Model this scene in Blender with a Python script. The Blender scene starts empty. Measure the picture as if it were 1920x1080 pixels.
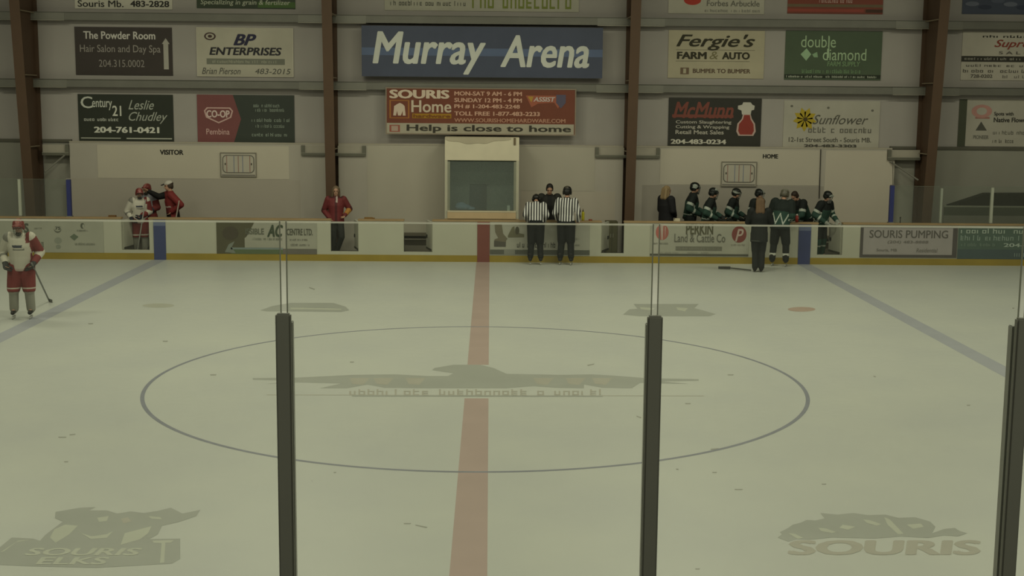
import bpy, bmesh, math, random
from mathutils import Vector, Matrix
R = math.radians
random.seed(7)
SC = bpy.context.scene
COL = SC.collection

# ------------------------------------------------------------------ camera
CX, CY, CH = 0.16142, -18.46192, 3.99383
YAW, PIT, ROLL, FPX = 0.0172, 0.14239, 0.00912, 2494.68
W = 13.836                                   # half width of the rink
_fw = Vector((math.sin(YAW) * math.cos(PIT), math.cos(YAW) * math.cos(PIT), -math.sin(PIT)))
_rt = Vector((math.cos(YAW), -math.sin(YAW), 0)); _up = _rt.cross(_fw)
_r2 = _rt * math.cos(ROLL) + _up * math.sin(ROLL); _u2 = -_rt * math.sin(ROLL) + _up * math.cos(ROLL)
cam = bpy.data.cameras.new('camera'); cam.lens = FPX * 36 / 1920; cam.sensor_width = 36; cam.clip_end = 200
co = bpy.data.objects.new('camera', cam); COL.objects.link(co)
m = Matrix((_r2, _u2, -_fw)).transposed().to_4x4(); m.translation = (CX, CY, CH); co.matrix_world = m
SC.camera = co
CAMP = Vector((CX, CY, CH))
def _ray(px, py): return _fw + _r2 * ((px - 960) / FPX) + _u2 * ((540 - py) / FPX)
def at(px, py, Y):                           # photo pixel -> point on the vertical plane y = Y
    d = _ray(px, py); return CAMP + d * ((Y - CY) / d.y)
def gnd(px, py):                             # photo pixel -> point on the ice
    d = _ray(px, py); return CAMP + d * (-CH / d.z)

# ------------------------------------------------------------------ light
w = bpy.data.worlds.new('world'); SC.world = w; w.use_nodes = True
w.node_tree.nodes['Background'].inputs[0].default_value = (1, 1.0, .78, 1)
w.node_tree.nodes['Background'].inputs[1].default_value = 0.062
SC.view_settings.view_transform = 'Standard'; SC.view_settings.look = 'None'
SC.view_settings.exposure = 0.0; SC.view_settings.gamma = 1.0
LIGHT_COL = (1.0, 0.99, 0.76)
def lamp(x, y, e, sx=3.0, sy=0.5):
    l = bpy.data.lights.new('arena_lamp', 'AREA'); l.shape = 'RECTANGLE'; l.size = sx; l.size_y = sy
    l.energy = e; l.color = LIGHT_COL
    o = bpy.data.objects.new('arena_lamp', l); COL.objects.link(o); o.location = (x, y, 8.6)
for x in (-12, -4, 4, 12):
    for y, e in ((-7.5, 205), (1.5, 222), (8.6, 216)):
        lamp(x, y, e * (0.92 if abs(x) > 5 else 1.08))

for x in (-5, 5): lamp(x, -17.2, 250)           # unseen lamps added over the stand to brighten the near stanchions
# ------------------------------------------------------------------ materials
MATS = {}
def lin(h):
    h = h.lstrip('#'); o = []
    for i in (0, 2, 4):
        c = int(h[i:i + 2], 16) / 255; o.append(c / 12.92 if c <= .04045 else ((c + .055) / 1.055) ** 2.4)
    return o
def M(h, rough=.6, metal=0, var=.06, scale=3.0, spec=.3):
    k = (h, rough, metal, var, scale, spec)
    if k in MATS: return MATS[k]
    mt = bpy.data.materials.new('surface_' + h.lstrip('#')); mt.use_nodes = True
    n = mt.node_tree.nodes; L = mt.node_tree.links; b = n['Principled BSDF']
    c = lin(h)
    b.inputs['Roughness'].default_value = rough; b.inputs['Metallic'].default_value = metal
    b.inputs['Specular IOR Level'].default_value = spec
    if var:
        tc = n.new('ShaderNodeTexCoord'); nz = n.new('ShaderNodeTexNoise'); nz.inputs['Scale'].default_value = scale
        nz.inputs['Detail'].default_value = 4
        mp = n.new('ShaderNodeMapRange'); mp.inputs[3].default_value = 1 - var * 2; mp.inputs[4].default_value = 1 + var * 2
        mx = n.new('ShaderNodeVectorMath'); mx.operation = 'SCALE'; mx.inputs[0].default_value = c
        L.new(tc.outputs['Object'], nz.inputs['Vector']); L.new(nz.outputs[0], mp.inputs[0])
        L.new(mp.outputs[0], mx.inputs['Scale']); L.new(mx.outputs[0], b.inputs['Base Color'])
    else: b.inputs['Base Color'].default_value = (*c, 1)
    MATS[k] = mt; return mt
def glass_mat(name, tint, haze, hazecol, gloss=.03):
    mt = bpy.data.materials.new(name); mt.use_nodes = True
    n = mt.node_tree.nodes; L = mt.node_tree.links; n.remove(n['Principled BSDF'])
    t = n.new('ShaderNodeBsdfTransparent'); t.inputs[0].default_value = (*tint, 1)
    d = n.new('ShaderNodeBsdfTranslucent'); d.inputs[0].default_value = (*hazecol, 1)
    d2 = n.new('ShaderNodeBsdfDiffuse'); d2.inputs[0].default_value = (*hazecol, 1)
    dd = n.new('ShaderNodeMixShader'); dd.inputs[0].default_value = .5
    g = n.new('ShaderNodeBsdfGlossy'); g.inputs['Roughness'].default_value = .05
    a = n.new('ShaderNodeMixShader'); a.inputs[0].default_value = haze
    c = n.new('ShaderNodeMixShader'); c.inputs[0].default_value = gloss
    L.new(d.outputs[0], dd.inputs[1]); L.new(d2.outputs[0], dd.inputs[2])
    L.new(t.outputs[0], a.inputs[1]); L.new(dd.outputs[0], a.inputs[2])
    L.new(a.outputs[0], c.inputs[1]); L.new(g.outputs[0], c.inputs[2]); L.new(c.outputs[0], n['Material Output'].inputs[0])
    return mt
def stripe_mat():                            # referee shirt: vertical black and white bands
    mt = bpy.data.materials.new('referee_stripes'); mt.use_nodes = True
    n = mt.node_tree.nodes; L = mt.node_tree.links; b = n['Principled BSDF']; b.inputs['Roughness'].default_value = .8
    tc = n.new('ShaderNodeTexCoord'); sx = n.new('ShaderNodeSeparateXYZ'); L.new(tc.outputs['Object'], sx.inputs[0])
    k = n.new('ShaderNodeMath'); k.operation = 'MULTIPLY'; k.inputs[1].default_value = 2 * math.pi / .064; L.new(sx.outputs[0], k.inputs[0])
    s = n.new('ShaderNodeMath'); s.operation = 'SINE'; L.new(k.outputs[0], s.inputs[0])
    g = n.new('ShaderNodeMath'); g.operation = 'GREATER_THAN'; g.inputs[1].default_value = .0; L.new(s.outputs[0], g.inputs[0])
    mx = n.new('ShaderNodeMix'); mx.data_type = 'RGBA'; mx.inputs[6].default_value = (.02, .02, .02, 1); mx.inputs[7].default_value = (.6, .6, .56, 1)
    L.new(g.outputs[0], mx.inputs[0]); L.new(mx.outputs[2], b.inputs['Base Color'])
    return mt
def ice_mat():
    mt = bpy.data.materials.new('ice'); mt.use_nodes = True
    n = mt.node_tree.nodes; L = mt.node_tree.links; b = n['Principled BSDF']
    tc = n.new('ShaderNodeTexCoord')
    nz = n.new('ShaderNodeTexNoise'); nz.inputs['Scale'].default_value = .55; nz.inputs['Detail'].default_value = 6
    n2 = n.new('ShaderNodeTexNoise'); n2.inputs['Scale'].default_value = 7; n2.inputs['Detail'].default_value = 5
    L.new(tc.outputs['Object'], nz.inputs[0]); L.new(tc.outputs['Object'], n2.inputs[0])
    r = n.new('ShaderNodeValToRGB'); r.color_ramp.elements[0].position = .3; r.color_ramp.elements[1].position = .7
    r.color_ramp.elements[0].color = (.475, .485, .455, 1); r.color_ramp.elements[1].color = (.515, .525, .475, 1)
    L.new(nz.outputs[0], r.inputs[0]); L.new(r.outputs[0], b.inputs['Base Color'])
    mr = n.new('ShaderNodeMapRange'); mr.inputs[3].default_value = .3; mr.inputs[4].default_value = .5
    L.new(n2.outputs[0], mr.inputs[0]); L.new(mr.outputs[0], b.inputs['Roughness'])
    b.inputs['Specular IOR Level'].default_value = .16
    return mt
GLASS = glass_mat('rink_glass', (.90, .91, .89), .018, (.75, .78, .72), .0)
GLASS_FAR = glass_mat('low_glass', (.93, .95, .93), .04, (.7, .74, .68), .01)
GLASS_BOOTH = glass_mat('booth_glass', (.80, .84, .82), .17, (.62, .70, .66), .03)  # reflection on the booth window is put into its pale haze
JOINT = glass_mat('clear_joint', (.98, .97, .95), .10, (.8, .78, .74), .0)
STRIPES = stripe_mat(); ICE = ice_mat()

# ------------------------------------------------------------------ mesh helpers
class MB:
    def __init__(s): s.v = []; s.f = []; s.mi = []; s.mats = []
    def mid(s, mt):
        if mt not in s.mats: s.mats.append(mt)
        return s.mats.index(mt)
    def add(s, vs, fs, mt):
        o = len(s.v); i = s.mid(mt) if mt is not None else 0
        s.v += [tuple(v) for v in vs]
        for f in fs: s.f.append([o + k for k in f]); s.mi.append(i)
    def box(s, a, b, mt=None):
        x0, y0, z0 = a; x1, y1, z1 = b
        s.add([(x0, y0, z0), (x1, y0, z0), (x1, y1, z0), (x0, y1, z0), (x0, y0, z1), (x1, y0, z1), (x1, y1, z1), (x0, y1, z1)],
              [(0, 3, 2, 1), (4, 5, 6, 7), (0, 1, 5, 4), (1, 2, 6, 5), (2, 3, 7, 6), (3, 0, 4, 7)], mt)
    def rings(s, rs, mt=None):               # closed loft through rings of equal length
        n = len(rs[0]); vs = [p for r in rs for p in r]; fs = []
        for k in range(len(rs) - 1):
            for i in range(n):
                j = (i + 1) % n; fs.append((k * n + i, k * n + j, (k + 1) * n + j, (k + 1) * n + i))
        fs.append(tuple(range(n))[::-1]); fs.append(tuple((len(rs) - 1) * n + i for i in range(n)))
        s.add(vs, fs, mt)
    def cap(s, a, b, ra, rb, mt=None, n=10): # tapered round-ended limb
        a = Vector(a); b = Vector(b); d = (b - a)
        L = d.length
        d = d / L if L > 1e-6 else Vector((0, 0, 1))
        u = d.orthogonal().normalized(); v = d.cross(u); rs = []
        def ring(c, r): rs.append([c + (u * math.cos(2 * math.pi * i / n) + v * math.sin(2 * math.pi * i / n)) * r for i in range(n)])
        for t in (85, 55, 25): ring(a - d * ra * math.sin(R(t)), ra * math.cos(R(t)))
        ring(a, ra); ring(b, rb)
        for t in (25, 55, 85): ring(b + d * rb * math.sin(R(t)), rb * math.cos(R(t)))
        s.rings(rs, mt)
    def tube(s, a, b, r, mt=None, n=8, r2=None):
        a = Vector(a); b = Vector(b); d = (b - a).normalized(); u = d.orthogonal().normalized(); v = d.cross(u)
        s.rings([[c + (u * math.cos(2 * math.pi * i / n) + v * math.sin(2 * math.pi * i / n)) * q for i in range(n)] for c, q in ((a, r), (b, r2 or r))], mt)
    def ell(s, c, rx, ry, rz, rot=None, mt=None, n=14, k=9):
        c = Vector(c); rot = rot or Matrix.Identity(3); rs = []
        for j in range(k):
            t = -math.pi / 2 + math.pi * (j + .03 + (k - 1 - .06) * 0) / (k - 1) if 0 < j < k - 1 else (-1 if j == 0 else 1) * (math.pi / 2 - .05)
            rs.append([c + rot @ Vector((rx * math.cos(t) * math.cos(2 * math.pi * i / n), ry * math.cos(t) * math.sin(2 * math.pi * i / n), rz * math.sin(t))) for i in range(n)])
        s.rings(rs, mt)
    def prism(s, pts, y0, y1, mt=None):      # outline in x,z pushed from y0 to y1
        n = len(pts); vs = [(x, y0, z) for x, z in pts] + [(x, y1, z) for x, z in pts]
        fs = [tuple(range(n)), tuple(range(n, 2 * n))[::-1]] + [(i, (i + 1) % n, n + (i + 1) % n, n + i) for i in range(n)]
        s.add(vs, fs, mt)
    def build(s, name, parent=None, mt=None, loc=None, smooth=False, normals=True):
        me = bpy.data.meshes.new(name); me.from_pydata(s.v, [], s.f); me.update()
        if mt: me.materials.append(mt)
        else:
            for q in s.mats: me.materials.append(q)
            for p, i in zip(me.polygons, s.mi): p.material_index = i
        if normals:
            bm = bmesh.new(); bm.from_mesh(me); bmesh.ops.recalc_face_normals(bm, faces=bm.faces); bm.to_mesh(me); bm.free()
        if smooth:
            for p in me.polygons: p.use_smooth = True
        o = bpy.data.objects.new(name, me); COL.objects.link(o)
        if loc: o.location = loc
        if parent: o.parent = parent
        return o
def tag(o, label, cat, group=None):
    o['label'] = label; o['category'] = cat
    if group: o['group'] = group
    return o
def thing(name, label, cat, loc=(0, 0, 0), rz=0, group=None):
    o = bpy.data.objects.new(name, None); COL.objects.link(o); o.location = loc; o.rotation_euler = (0, 0, rz)
    o.empty_display_size = .1
    return tag(o, label, cat, group)
def struct(o, label=None):
    o['kind'] = 'structure'
    if label: o['label'] = label
    return o
def box(name, a, b, mt, parent=None, bev=0):
    mb = MB(); mb.box(a, b); o = mb.build(name, parent, mt)
    if bev:
        bm = bmesh.new(); bm.from_mesh(o.data)
        bmesh.ops.bevel(bm, geom=bm.edges[:], offset=bev, segments=2, affect='EDGES'); bm.to_mesh(o.data); bm.free()
    return o

# ------------------------------------------------------------------ lettering
_TX = {}
def text_geo(s, bold=0, shear=0):            # letters normalised to the unit square; bold thickens the strokes
    k = (s, bold, shear)
    if k in _TX: return _TX[k]
    c = bpy.data.curves.new('t', 'FONT'); c.body = s; c.shear = shear; c.resolution_u = 3; c.fill_mode = 'FRONT'
    o = bpy.data.objects.new('t', c); COL.objects.link(o)
    dg = bpy.context.evaluated_depsgraph_get(); me = o.evaluated_get(dg).to_mesh()
    v0 = [(v.co.x, v.co.y) for v in me.vertices]; f0 = [tuple(p.vertices) for p in me.polygons]
    o.evaluated_get(dg).to_mesh_clear(); bpy.data.objects.remove(o); bpy.data.curves.remove(c)
    vs, fs = [], []
    for dx, dy in (((0, 0),) if bold <= 0 else ((-1, 0), (1, 0), (-.6, .5), (.6, .5), (-.6, -.5), (.6, -.5), (0, 0))):
        q = len(vs); K = (q // len(v0)) if v0 else 0; vs += [(x + dx * bold, y + dy * bold, K) for x, y in v0]; fs += [tuple(q + i for i in f) for f in f0]
    x0 = min(v[0] for v in vs); x1 = max(v[0] for v in vs); y0 = min(v[1] for v in vs); y1 = max(v[1] for v in vs)
    vs = [((x - x0) / (x1 - x0), (y - y0) / (y1 - y0), K) for x, y, K in vs]
    _TX[k] = (vs, fs); return _TX[k]
def scrawl(n, seed, words=3):                # a line of writing too small to read in the photograph
    rr = random.Random(seed); vs = []; fs = []; x = 0.0
    gaps = set(rr.sample(range(2, n - 1), min(words - 1, max(0, n - 4)))) if n > 4 else set()
    for i in range(n):
        if i in gaps: x += .8
        h = rr.choice((.7, .7, 1.0)); kind = rr.choice('nouliteac')
        segs = [(x, 0, x + .18, h)]
        if kind in 'noa': segs += [(x + .5, 0, x + .68, .7), (x, .58, x + .68, .72)]
        if kind in 'oace': segs += [(x, 0, x + .62, .14), (x, .58, x + .62, .72)]
        if kind == 'e': segs += [(x, .3, x + .6, .42)]
        if kind in 'ut': segs += [(x, 0, x + .6, .14), (x + .45, 0, x + .62, .7)]
        for K, (a, b, c, d) in enumerate(segs):
            o = len(vs); vs += [(a, b, K), (c, b, K), (c, d, K), (a, d, K)]; fs.append((o, o + 1, o + 2, o + 3))
        x += .9
    return [(a / x, b, K) for a, b, K in vs], fs

class Sign:
    """board on the wall; fractions run 0..1 from its top left corner as in the photograph"""
    def __init__(s, label, x0, y0, x1, y1, Y, col, cat='sign', name='advertising_sign', group=None, thick=.02, rough=.5, batten=0):
        xm, ym = (x0 + x1) / 2, (y0 + y1) / 2
        X0 = at(x0, ym, Y).x; X1 = at(x1, ym, Y).x; Z1 = at(xm, y0, Y).z; Z0 = at(xm, y1, Y).z
        if cat == 'advert': Z0 = max(Z0, .162); Z1 = min(Z1, .982)
        s.w, s.h = X1 - X0, Z1 - Z0
        s.root = thing(name, label, cat, ((X0 + X1) / 2, Y, Z0), group=group)
        if batten:
            for q in (-.38, .38): box('batten', (q * s.w - .03, thick, .0), (q * s.w + .03, YW - Y, s.h * batten), M('#6a685c'), s.root)
        s.panel = MB(); s.let = MB(); s.emb = MB()
        s.panel.box((-s.w / 2, 0, 0), (s.w / 2, thick, s.h), M(col, rough, var=.07, scale=2))
    def P(s, fx, fy): return (fx - .5) * s.w, (1 - fy) * s.h
    def rect(s, a, b, c, d, col, lay=1, mb=None):
        x0, z1 = s.P(a, b); x1, z0 = s.P(c, d)
        (mb or s.panel).box((x0, -.002 * lay, z0), (x1, .0, z1), M(col))
    def poly(s, pts, col, lay=2):
        s.emb.prism([s.P(*p) for p in pts], -.002 * lay, 0, M(col))
    def disc(s, cx, cy, rx, ry, col, lay=2, n=24):
        s.poly([(cx + rx * math.cos(2 * math.pi * i / n), cy + ry * math.sin(2 * math.pi * i / n)) for i in range(n)], col, lay)
    def text(s, t, a, b, c, d, col, bold=.012, shear=0, lay=4):
        vs, fs = text_geo(t, bold, shear) if isinstance(t, str) else t
        x0, z1 = s.P(a, b); x1, z0 = s.P(c, d)
        s.let.add([(x0 + (x1 - x0) * u, -.002 * lay - .0004 * K, z0 + (z1 - z0) * v) for u, v, K in vs], fs, M(col))
    def line(s, n, seed, a, b, c, d, col, words=3, lay=4): s.text(scrawl(n, seed, words), a, b, c, d, col, lay=lay)
    def frame(s, col, t=.012):
        mb = MB(); a, b = s.w / 2, s.h
        for p, q in (((-a, -.012, 0), (a, .0, t)), ((-a, -.012, b - t), (a, .0, b)), ((-a, -.012, t), (-a + t, .0, b - t)), ((a - t, -.012, t), (a, .0, b - t))): mb.box(p, q)
        mb.build('frame', s.root, M(col))
    def done(s):
        s.panel.build('panel', s.root)
        if s.emb.v: s.emb.build('emblem', s.root)
        if s.let.v: s.let.build('lettering', s.root, normals=False)
        return s.root

# ------------------------------------------------------------------ the setting
# ice with its painted marks
ice = box('floor', (-31, -W, -.05), (31, W, 0), ICE); struct(ice, 'white skating ice with faded painted lines')
def decal(name, mb, z=.0): o = mb.build(name, ice, normals=False); return o
def strip(mb, x0, y0, x1, y1, mt, z=.0007): mb.add([(x0, y0, z), (x1, y0, z), (x1, y1, z), (x0, y1, z)], [(0, 1, 2, 3)], mt)
RED_ICE = M('#a9958d', .5, var=.06, scale=1.5); BLUE_ICE = M('#a0a2a8', .5, var=.05); RING_ICE = M('#80828a', .5, var=.1)
GREY_ICE = M('#9b9d95', .5, var=.05, scale=1.5); PALE_ICE = M('#b0b2a4', .5, var=.04); TAUPE_ICE = M('#a5a296', .5, var=.05)
mb = MB(); yg0 = gnd(890, 747).y; yg1 = gnd(896, 684).y
strip(mb, -.16, -W, .16, yg0, RED_ICE); strip(mb, -.16, yg1, .16, W, RED_ICE); decal('centre_line', mb)
for sx in (-1, 1):
    mb = MB(); strip(mb, sx * 7.876 - .16, -W, sx * 7.876 + .16, W, BLUE_ICE); decal('blue_line', mb)
mb = MB(); N = 160; vs = []
for i in range(N):
    a = 2 * math.pi * i / N
    for r in (4.545, 4.6): vs.append((r * math.cos(a), r * math.sin(a), .0013))
mb.add(vs, [(2 * i, 2 * i + 1, (2 * i + 3) % (2 * N), (2 * i + 2) % (2 * N)) for i in range(N)], RING_ICE); decal('centre_circle', mb)
def gpoly(mb, pts, mt, z): mb.add([(*gnd(*p).xy, z) for p in pts], [tuple(range(len(pts)))], mt)
def gdisc(mb, px, py, rx, ry, mt, z):
    gpoly(mb, [(px + rx * math.cos(i * .3142), py + ry * math.sin(i * .3142)) for i in range(20)], mt, z)
def gtext(mb, t, x0, y0, x1, y1, mt, z, skew=0):
    vs, fs = t; A = gnd(x0 + skew, y0); B = gnd(x1 + skew, y0); C = gnd(x0, y1); D = gnd(x1, y1)
    mb.add([(*(C.lerp(D, u)).lerp(A.lerp(B, u), v).xy, z + .00015 * K) for u, v, K in vs], fs, mt)
# bird with spread wings at centre ice
mb = MB()
gpoly(mb, [(474, 709), (560, 708), (660, 703), (740, 702), (800, 705), (840, 705), (850, 700), (810, 694), (815, 690), (850, 684), (900, 684), (925, 690), (950, 701), (1050, 703),
           (1110, 702), (1160, 705), (1210, 709), (1310, 711), (1310, 714), (1240, 715), (1290, 720), (1200, 718), (1185, 728), (1130, 727), (1095, 721), (1095, 728), (1040, 727),
           (1000, 724), (950, 728), (880, 728), (800, 728), (720, 727), (690, 721), (650, 728), (600, 728), (640, 719), (560, 717), (500, 720), (560, 714), (474, 712)], GREY_ICE, .0013)
gtext(mb, scrawl(26, 3, 4), 655, 730, 1140, 741, TAUPE_ICE, .0021)
gpoly(mb, [(500, 740), (1320, 742), (1320, 743), (500, 741)], TAUPE_ICE, .0013)
gpoly(mb, [(660, 741), (1130, 742), (1130, 744), (660, 743.4)], GREY_ICE, .0021)
for a in (655, 700, 760, 1000, 1060, 1110): gpoly(mb, [(a, 709), (a + 38, 709), (a + 26, 722), (a + 6, 720)], TAUPE_ICE, .0021)
decal('bird_emblem', mb)
# banner emblem near the corner of the picture
mb = MB()
gpoly(mb, [(0, 1026), (22, 1008), (62, 1010), (75, 1014), (85, 1003), (110, 984), (118, 978), (103, 972), (104, 960), (150, 952), (180, 951), (168, 957), (200, 957), (220, 963), (245, 959),
           (270, 962), (296, 958), (320, 952), (342, 963), (376, 956), (368, 968), (335, 979), (304, 986), (296, 1002), (280, 1011), (338, 1010), (338, 1048), (322, 1057), (180, 1065),
           (60, 1062), (-30, 1058), (-60, 1046)], GREY_ICE, .0013)
gpoly(mb, [(94, 1008), (102, 993), (122, 984), (146, 986), (130, 1002), (104, 1018)], PALE_ICE, .0021)
gpoly(mb, [(226, 1022), (234, 1000), (284, 987), (278, 1000), (262, 1012)], PALE_ICE, .0021)
gpoly(mb, [(286, 1014), (326, 1013), (320, 1018), (310, 1018), (308, 1055), (300, 1056), (303, 1019), (288, 1018)], PALE_ICE, .0021)
gpoly(mb, [(0, 1036), (34, 1014), (60, 1012), (30, 1017), (8, 1034)], PALE_ICE, .0021)
gpoly(mb, [(152, 1000), (172, 1006), (200, 1002), (212, 996), (200, 1009), (170, 1011)], PALE_ICE, .0021)
gpoly(mb, [(182, 971), (204, 968), (200, 977), (186, 979)], PALE_ICE, .0021)
gpoly(mb, [(278, 968), (300, 970), (304, 974), (284, 973)], PALE_ICE, .0021)
gpoly(mb, [(226, 973), (240, 970), (246, 978), (232, 982)], TAUPE_ICE, .0021)
gtext(mb, text_geo('SOURIS', .03), 44, 1028, 256, 1042, PALE_ICE, .0021, 14)
gtext(mb, text_geo('ELKS', .03), 66, 1045, 196, 1059, PALE_ICE, .0021, 12)
decal('banner_emblem', mb)
mb = MB()
gpoly(mb, [(1458, 1008), (1466, 1002), (1462, 998), (1478, 990), (1486, 984), (1502, 980), (1512, 975), (1530, 976), (1546, 972), (1538, 962), (1570, 965), (1600, 962), (1628, 966), (1660, 965),
           (1684, 971), (1716, 970), (1744, 978), (1754, 988), (1748, 1000), (1770, 992), (1790, 990), (1800, 996), (1814, 1000), (1796, 1006), (1770, 1004), (1740, 1009), (1690, 1006), (1640, 1010),
           (1560, 1008), (1520, 1012), (1494, 1011), (1478, 1016)], GREY_ICE, .0013)
for q in ([(1534, 990), (1548, 991), (1568, 998), (1560, 1000), (1540, 996)], [(1478, 1000), (1490, 1001), (1506, 1009), (1496, 1011)], [(1618, 974), (1632, 976), (1652, 983), (1644, 986), (1626, 981)],
          [(1658, 970), (1668, 974), (1694, 1001), (1684, 1002), (1664, 984)], [(1700, 984), (1726, 982), (1732, 988), (1712, 992)], [(1580, 984), (1604, 988), (1590, 994), (1574, 990)]): gpoly(mb, q, PALE_ICE, .0021)
gtext(mb, text_geo('SOURIS', .05), 1476, 1013, 1838, 1041, TAUPE_ICE, .0013, 4)
decal('wordmark_emblem', mb)
mb = MB(); gpoly(mb, [(488, 582), (510, 574), (545, 568), (625, 568), (648, 575), (655, 582), (640, 585), (560, 584), (500, 584)], GREY_ICE, .0013)
gpoly(mb, [(545, 577), (640, 579), (640, 581), (545, 580)], PALE_ICE, .0021); decal('oval_emblem', mb)
mb = MB(); gpoly(mb, [(1168, 590), (1180, 580), (1195, 579), (1188, 570), (1310, 570), (1302, 578), (1318, 582), (1342, 589), (1330, 593), (1200, 593)], GREY_ICE, .0013)
gpoly(mb, [(1200, 576), (1228, 578), (1222, 582), (1202, 580)], PALE_ICE, .0021); gpoly(mb, [(1268, 576), (1290, 578), (1284, 584), (1270, 581)], PALE_ICE, .0021); decal('winged_emblem', mb)
mb = MB(); gdisc(mb, 1503, 580, 26, 4.5, M('#aa9688', .5), .0013); decal('face_off_spot', mb)
mb = MB(); gdisc(mb, 297, 573, 30, 4, M('#aaaa9d', .5), .0013); decal('face_off_spot', mb)
mb = MB()                                     # skate and puck scuffs with their own shapes
for x, y, l, a in ((585, 541, 12, .3), (400, 703, 12, 0), (660, 679, 8, 0), (1290, 757, 11, 0), (117, 820, 16, 0), (136, 815, 12, -.1), (124, 866, 8, 0), (585, 902, 3, 1.2), (628, 886, 5, 0),
                   (764, 982, 14, 0), (790, 987, 24, .2), (1385, 918, 16, 0), (1340, 886, 9, 0), (1340, 842, 16, -.1), (1308, 1067, 9, 0), (1640, 706, 5, .2), (1370, 703, 12, 0), (1545, 908, 9, 0),
                   (1900, 578, 4, 0), (170, 607, 10, 0), (1198, 782, 10, .3), (1108, 684, 14, -.2), (310, 640, 10, 0), (1816, 760, 7, 0), (1270, 880, 5, .1)):
    dx = l / 2 * math.cos(a); dy = l / 2 * math.sin(a); t = 1.1
    gpoly(mb, [(x - dx, y - dy - t), (x + dx, y + dy - t), (x + dx * .8, y + dy + t), (x - dx * .9, y - dy + t)], M('#93948a', .6), .0009)
decal('scuff_mark', mb)['kind'] = 'stuff'

# building shell
YW = 16.35
wall = box('wall_back', (-31, YW, -.05), (31, YW + .2, 9), M('#a29d96', .75, var=.05, scale=.7)); struct(wall, 'pale insulated arena wall behind the benches')
struct(box('floor_bench', (-31, W + .12, -.05), (31, YW, 0), M('#55534c', .9)), 'dark rubber floor behind the boards')
struct(box('floor_stand', (-31, -W - 6, -.05), (31, -W, 0), M('#66645c', .9)), 'floor of the near stand')
struct(box('ceiling', (-31, -W - 6, 9), (31, YW + .2, 9.2), M('#8a887c', .8)), 'arena ceiling')
struct(box('wall_left', (-31.2, -W - 6, -.05), (-31, YW + .2, 9), M('#8a857a', .8)))
struct(box('wall_right', (31, -W - 6, -.05), (31.2, YW + .2, 9), M('#8a857a', .8)))
YL = 16.1
lx0, lx1 = at(131, 300, YL).x, at(1672, 300, YL).x
lz = at(905, 272, YL).z
LIN = '#ada79a'
colx = [at(58, 400, 15.55).x, at(621.5, 400, 15.55).x, at(1180, 400, 15.55).x, at(1737, 400, 15.55).x]
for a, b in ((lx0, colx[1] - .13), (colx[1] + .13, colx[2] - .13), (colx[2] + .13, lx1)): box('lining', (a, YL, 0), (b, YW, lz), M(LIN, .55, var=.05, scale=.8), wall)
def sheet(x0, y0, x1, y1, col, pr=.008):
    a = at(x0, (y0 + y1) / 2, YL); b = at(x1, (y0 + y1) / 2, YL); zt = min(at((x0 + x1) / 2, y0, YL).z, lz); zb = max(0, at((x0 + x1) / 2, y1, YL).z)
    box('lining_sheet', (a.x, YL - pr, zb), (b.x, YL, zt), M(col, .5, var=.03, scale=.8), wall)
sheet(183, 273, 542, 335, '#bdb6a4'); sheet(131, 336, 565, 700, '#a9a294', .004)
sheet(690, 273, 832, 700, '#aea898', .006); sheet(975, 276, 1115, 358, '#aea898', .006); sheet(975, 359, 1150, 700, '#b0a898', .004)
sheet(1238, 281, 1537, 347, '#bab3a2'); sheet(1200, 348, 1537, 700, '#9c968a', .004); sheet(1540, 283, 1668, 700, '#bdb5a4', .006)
mb = MB()
def walltext(t, x0, y0, x1, y1):
    vs, fs = text_geo(t, .05); a = at(x0, y1, YL); b = at(x1, y0, YL)
    mb.add([(a.x + (b.x - a.x) * u, YL - .012 - .0004 * K, a.z + (b.z - a.z) * v) for u, v, K in vs], fs, M('#2c2a24'))
walltext('VISITOR', 300, 281, 344, 290); walltext('HOME', 1430, 289, 1459, 297)
mb.build('lettering', wall, normals=False)
# outer end zones of the back wall: duller lower sheeting
for a, b in ((-31, colx[0] - .13), (colx[0] + .13, lx0), (lx1, colx[3] - .13), (colx[3] + .13, 31)):
    box('lower_sheeting', (a, YW - .05, 0), (b, YW, lz + .03), M('#929084', .8, var=.08, scale=.6), wall)
    box('ledge', (a, YW - .09, lz - .02), (b, YW, lz + .05), M('#5e5c50', .7), wall)
for a, b in ((lx0, colx[1] - .13), (colx[1] + .13, colx[2] - .13), (colx[2] + .13, lx1)): box('ledge', (a, YL - .01, lz - .02), (b, YW, lz + .012), M('#aaa392', .6), wall)

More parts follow.
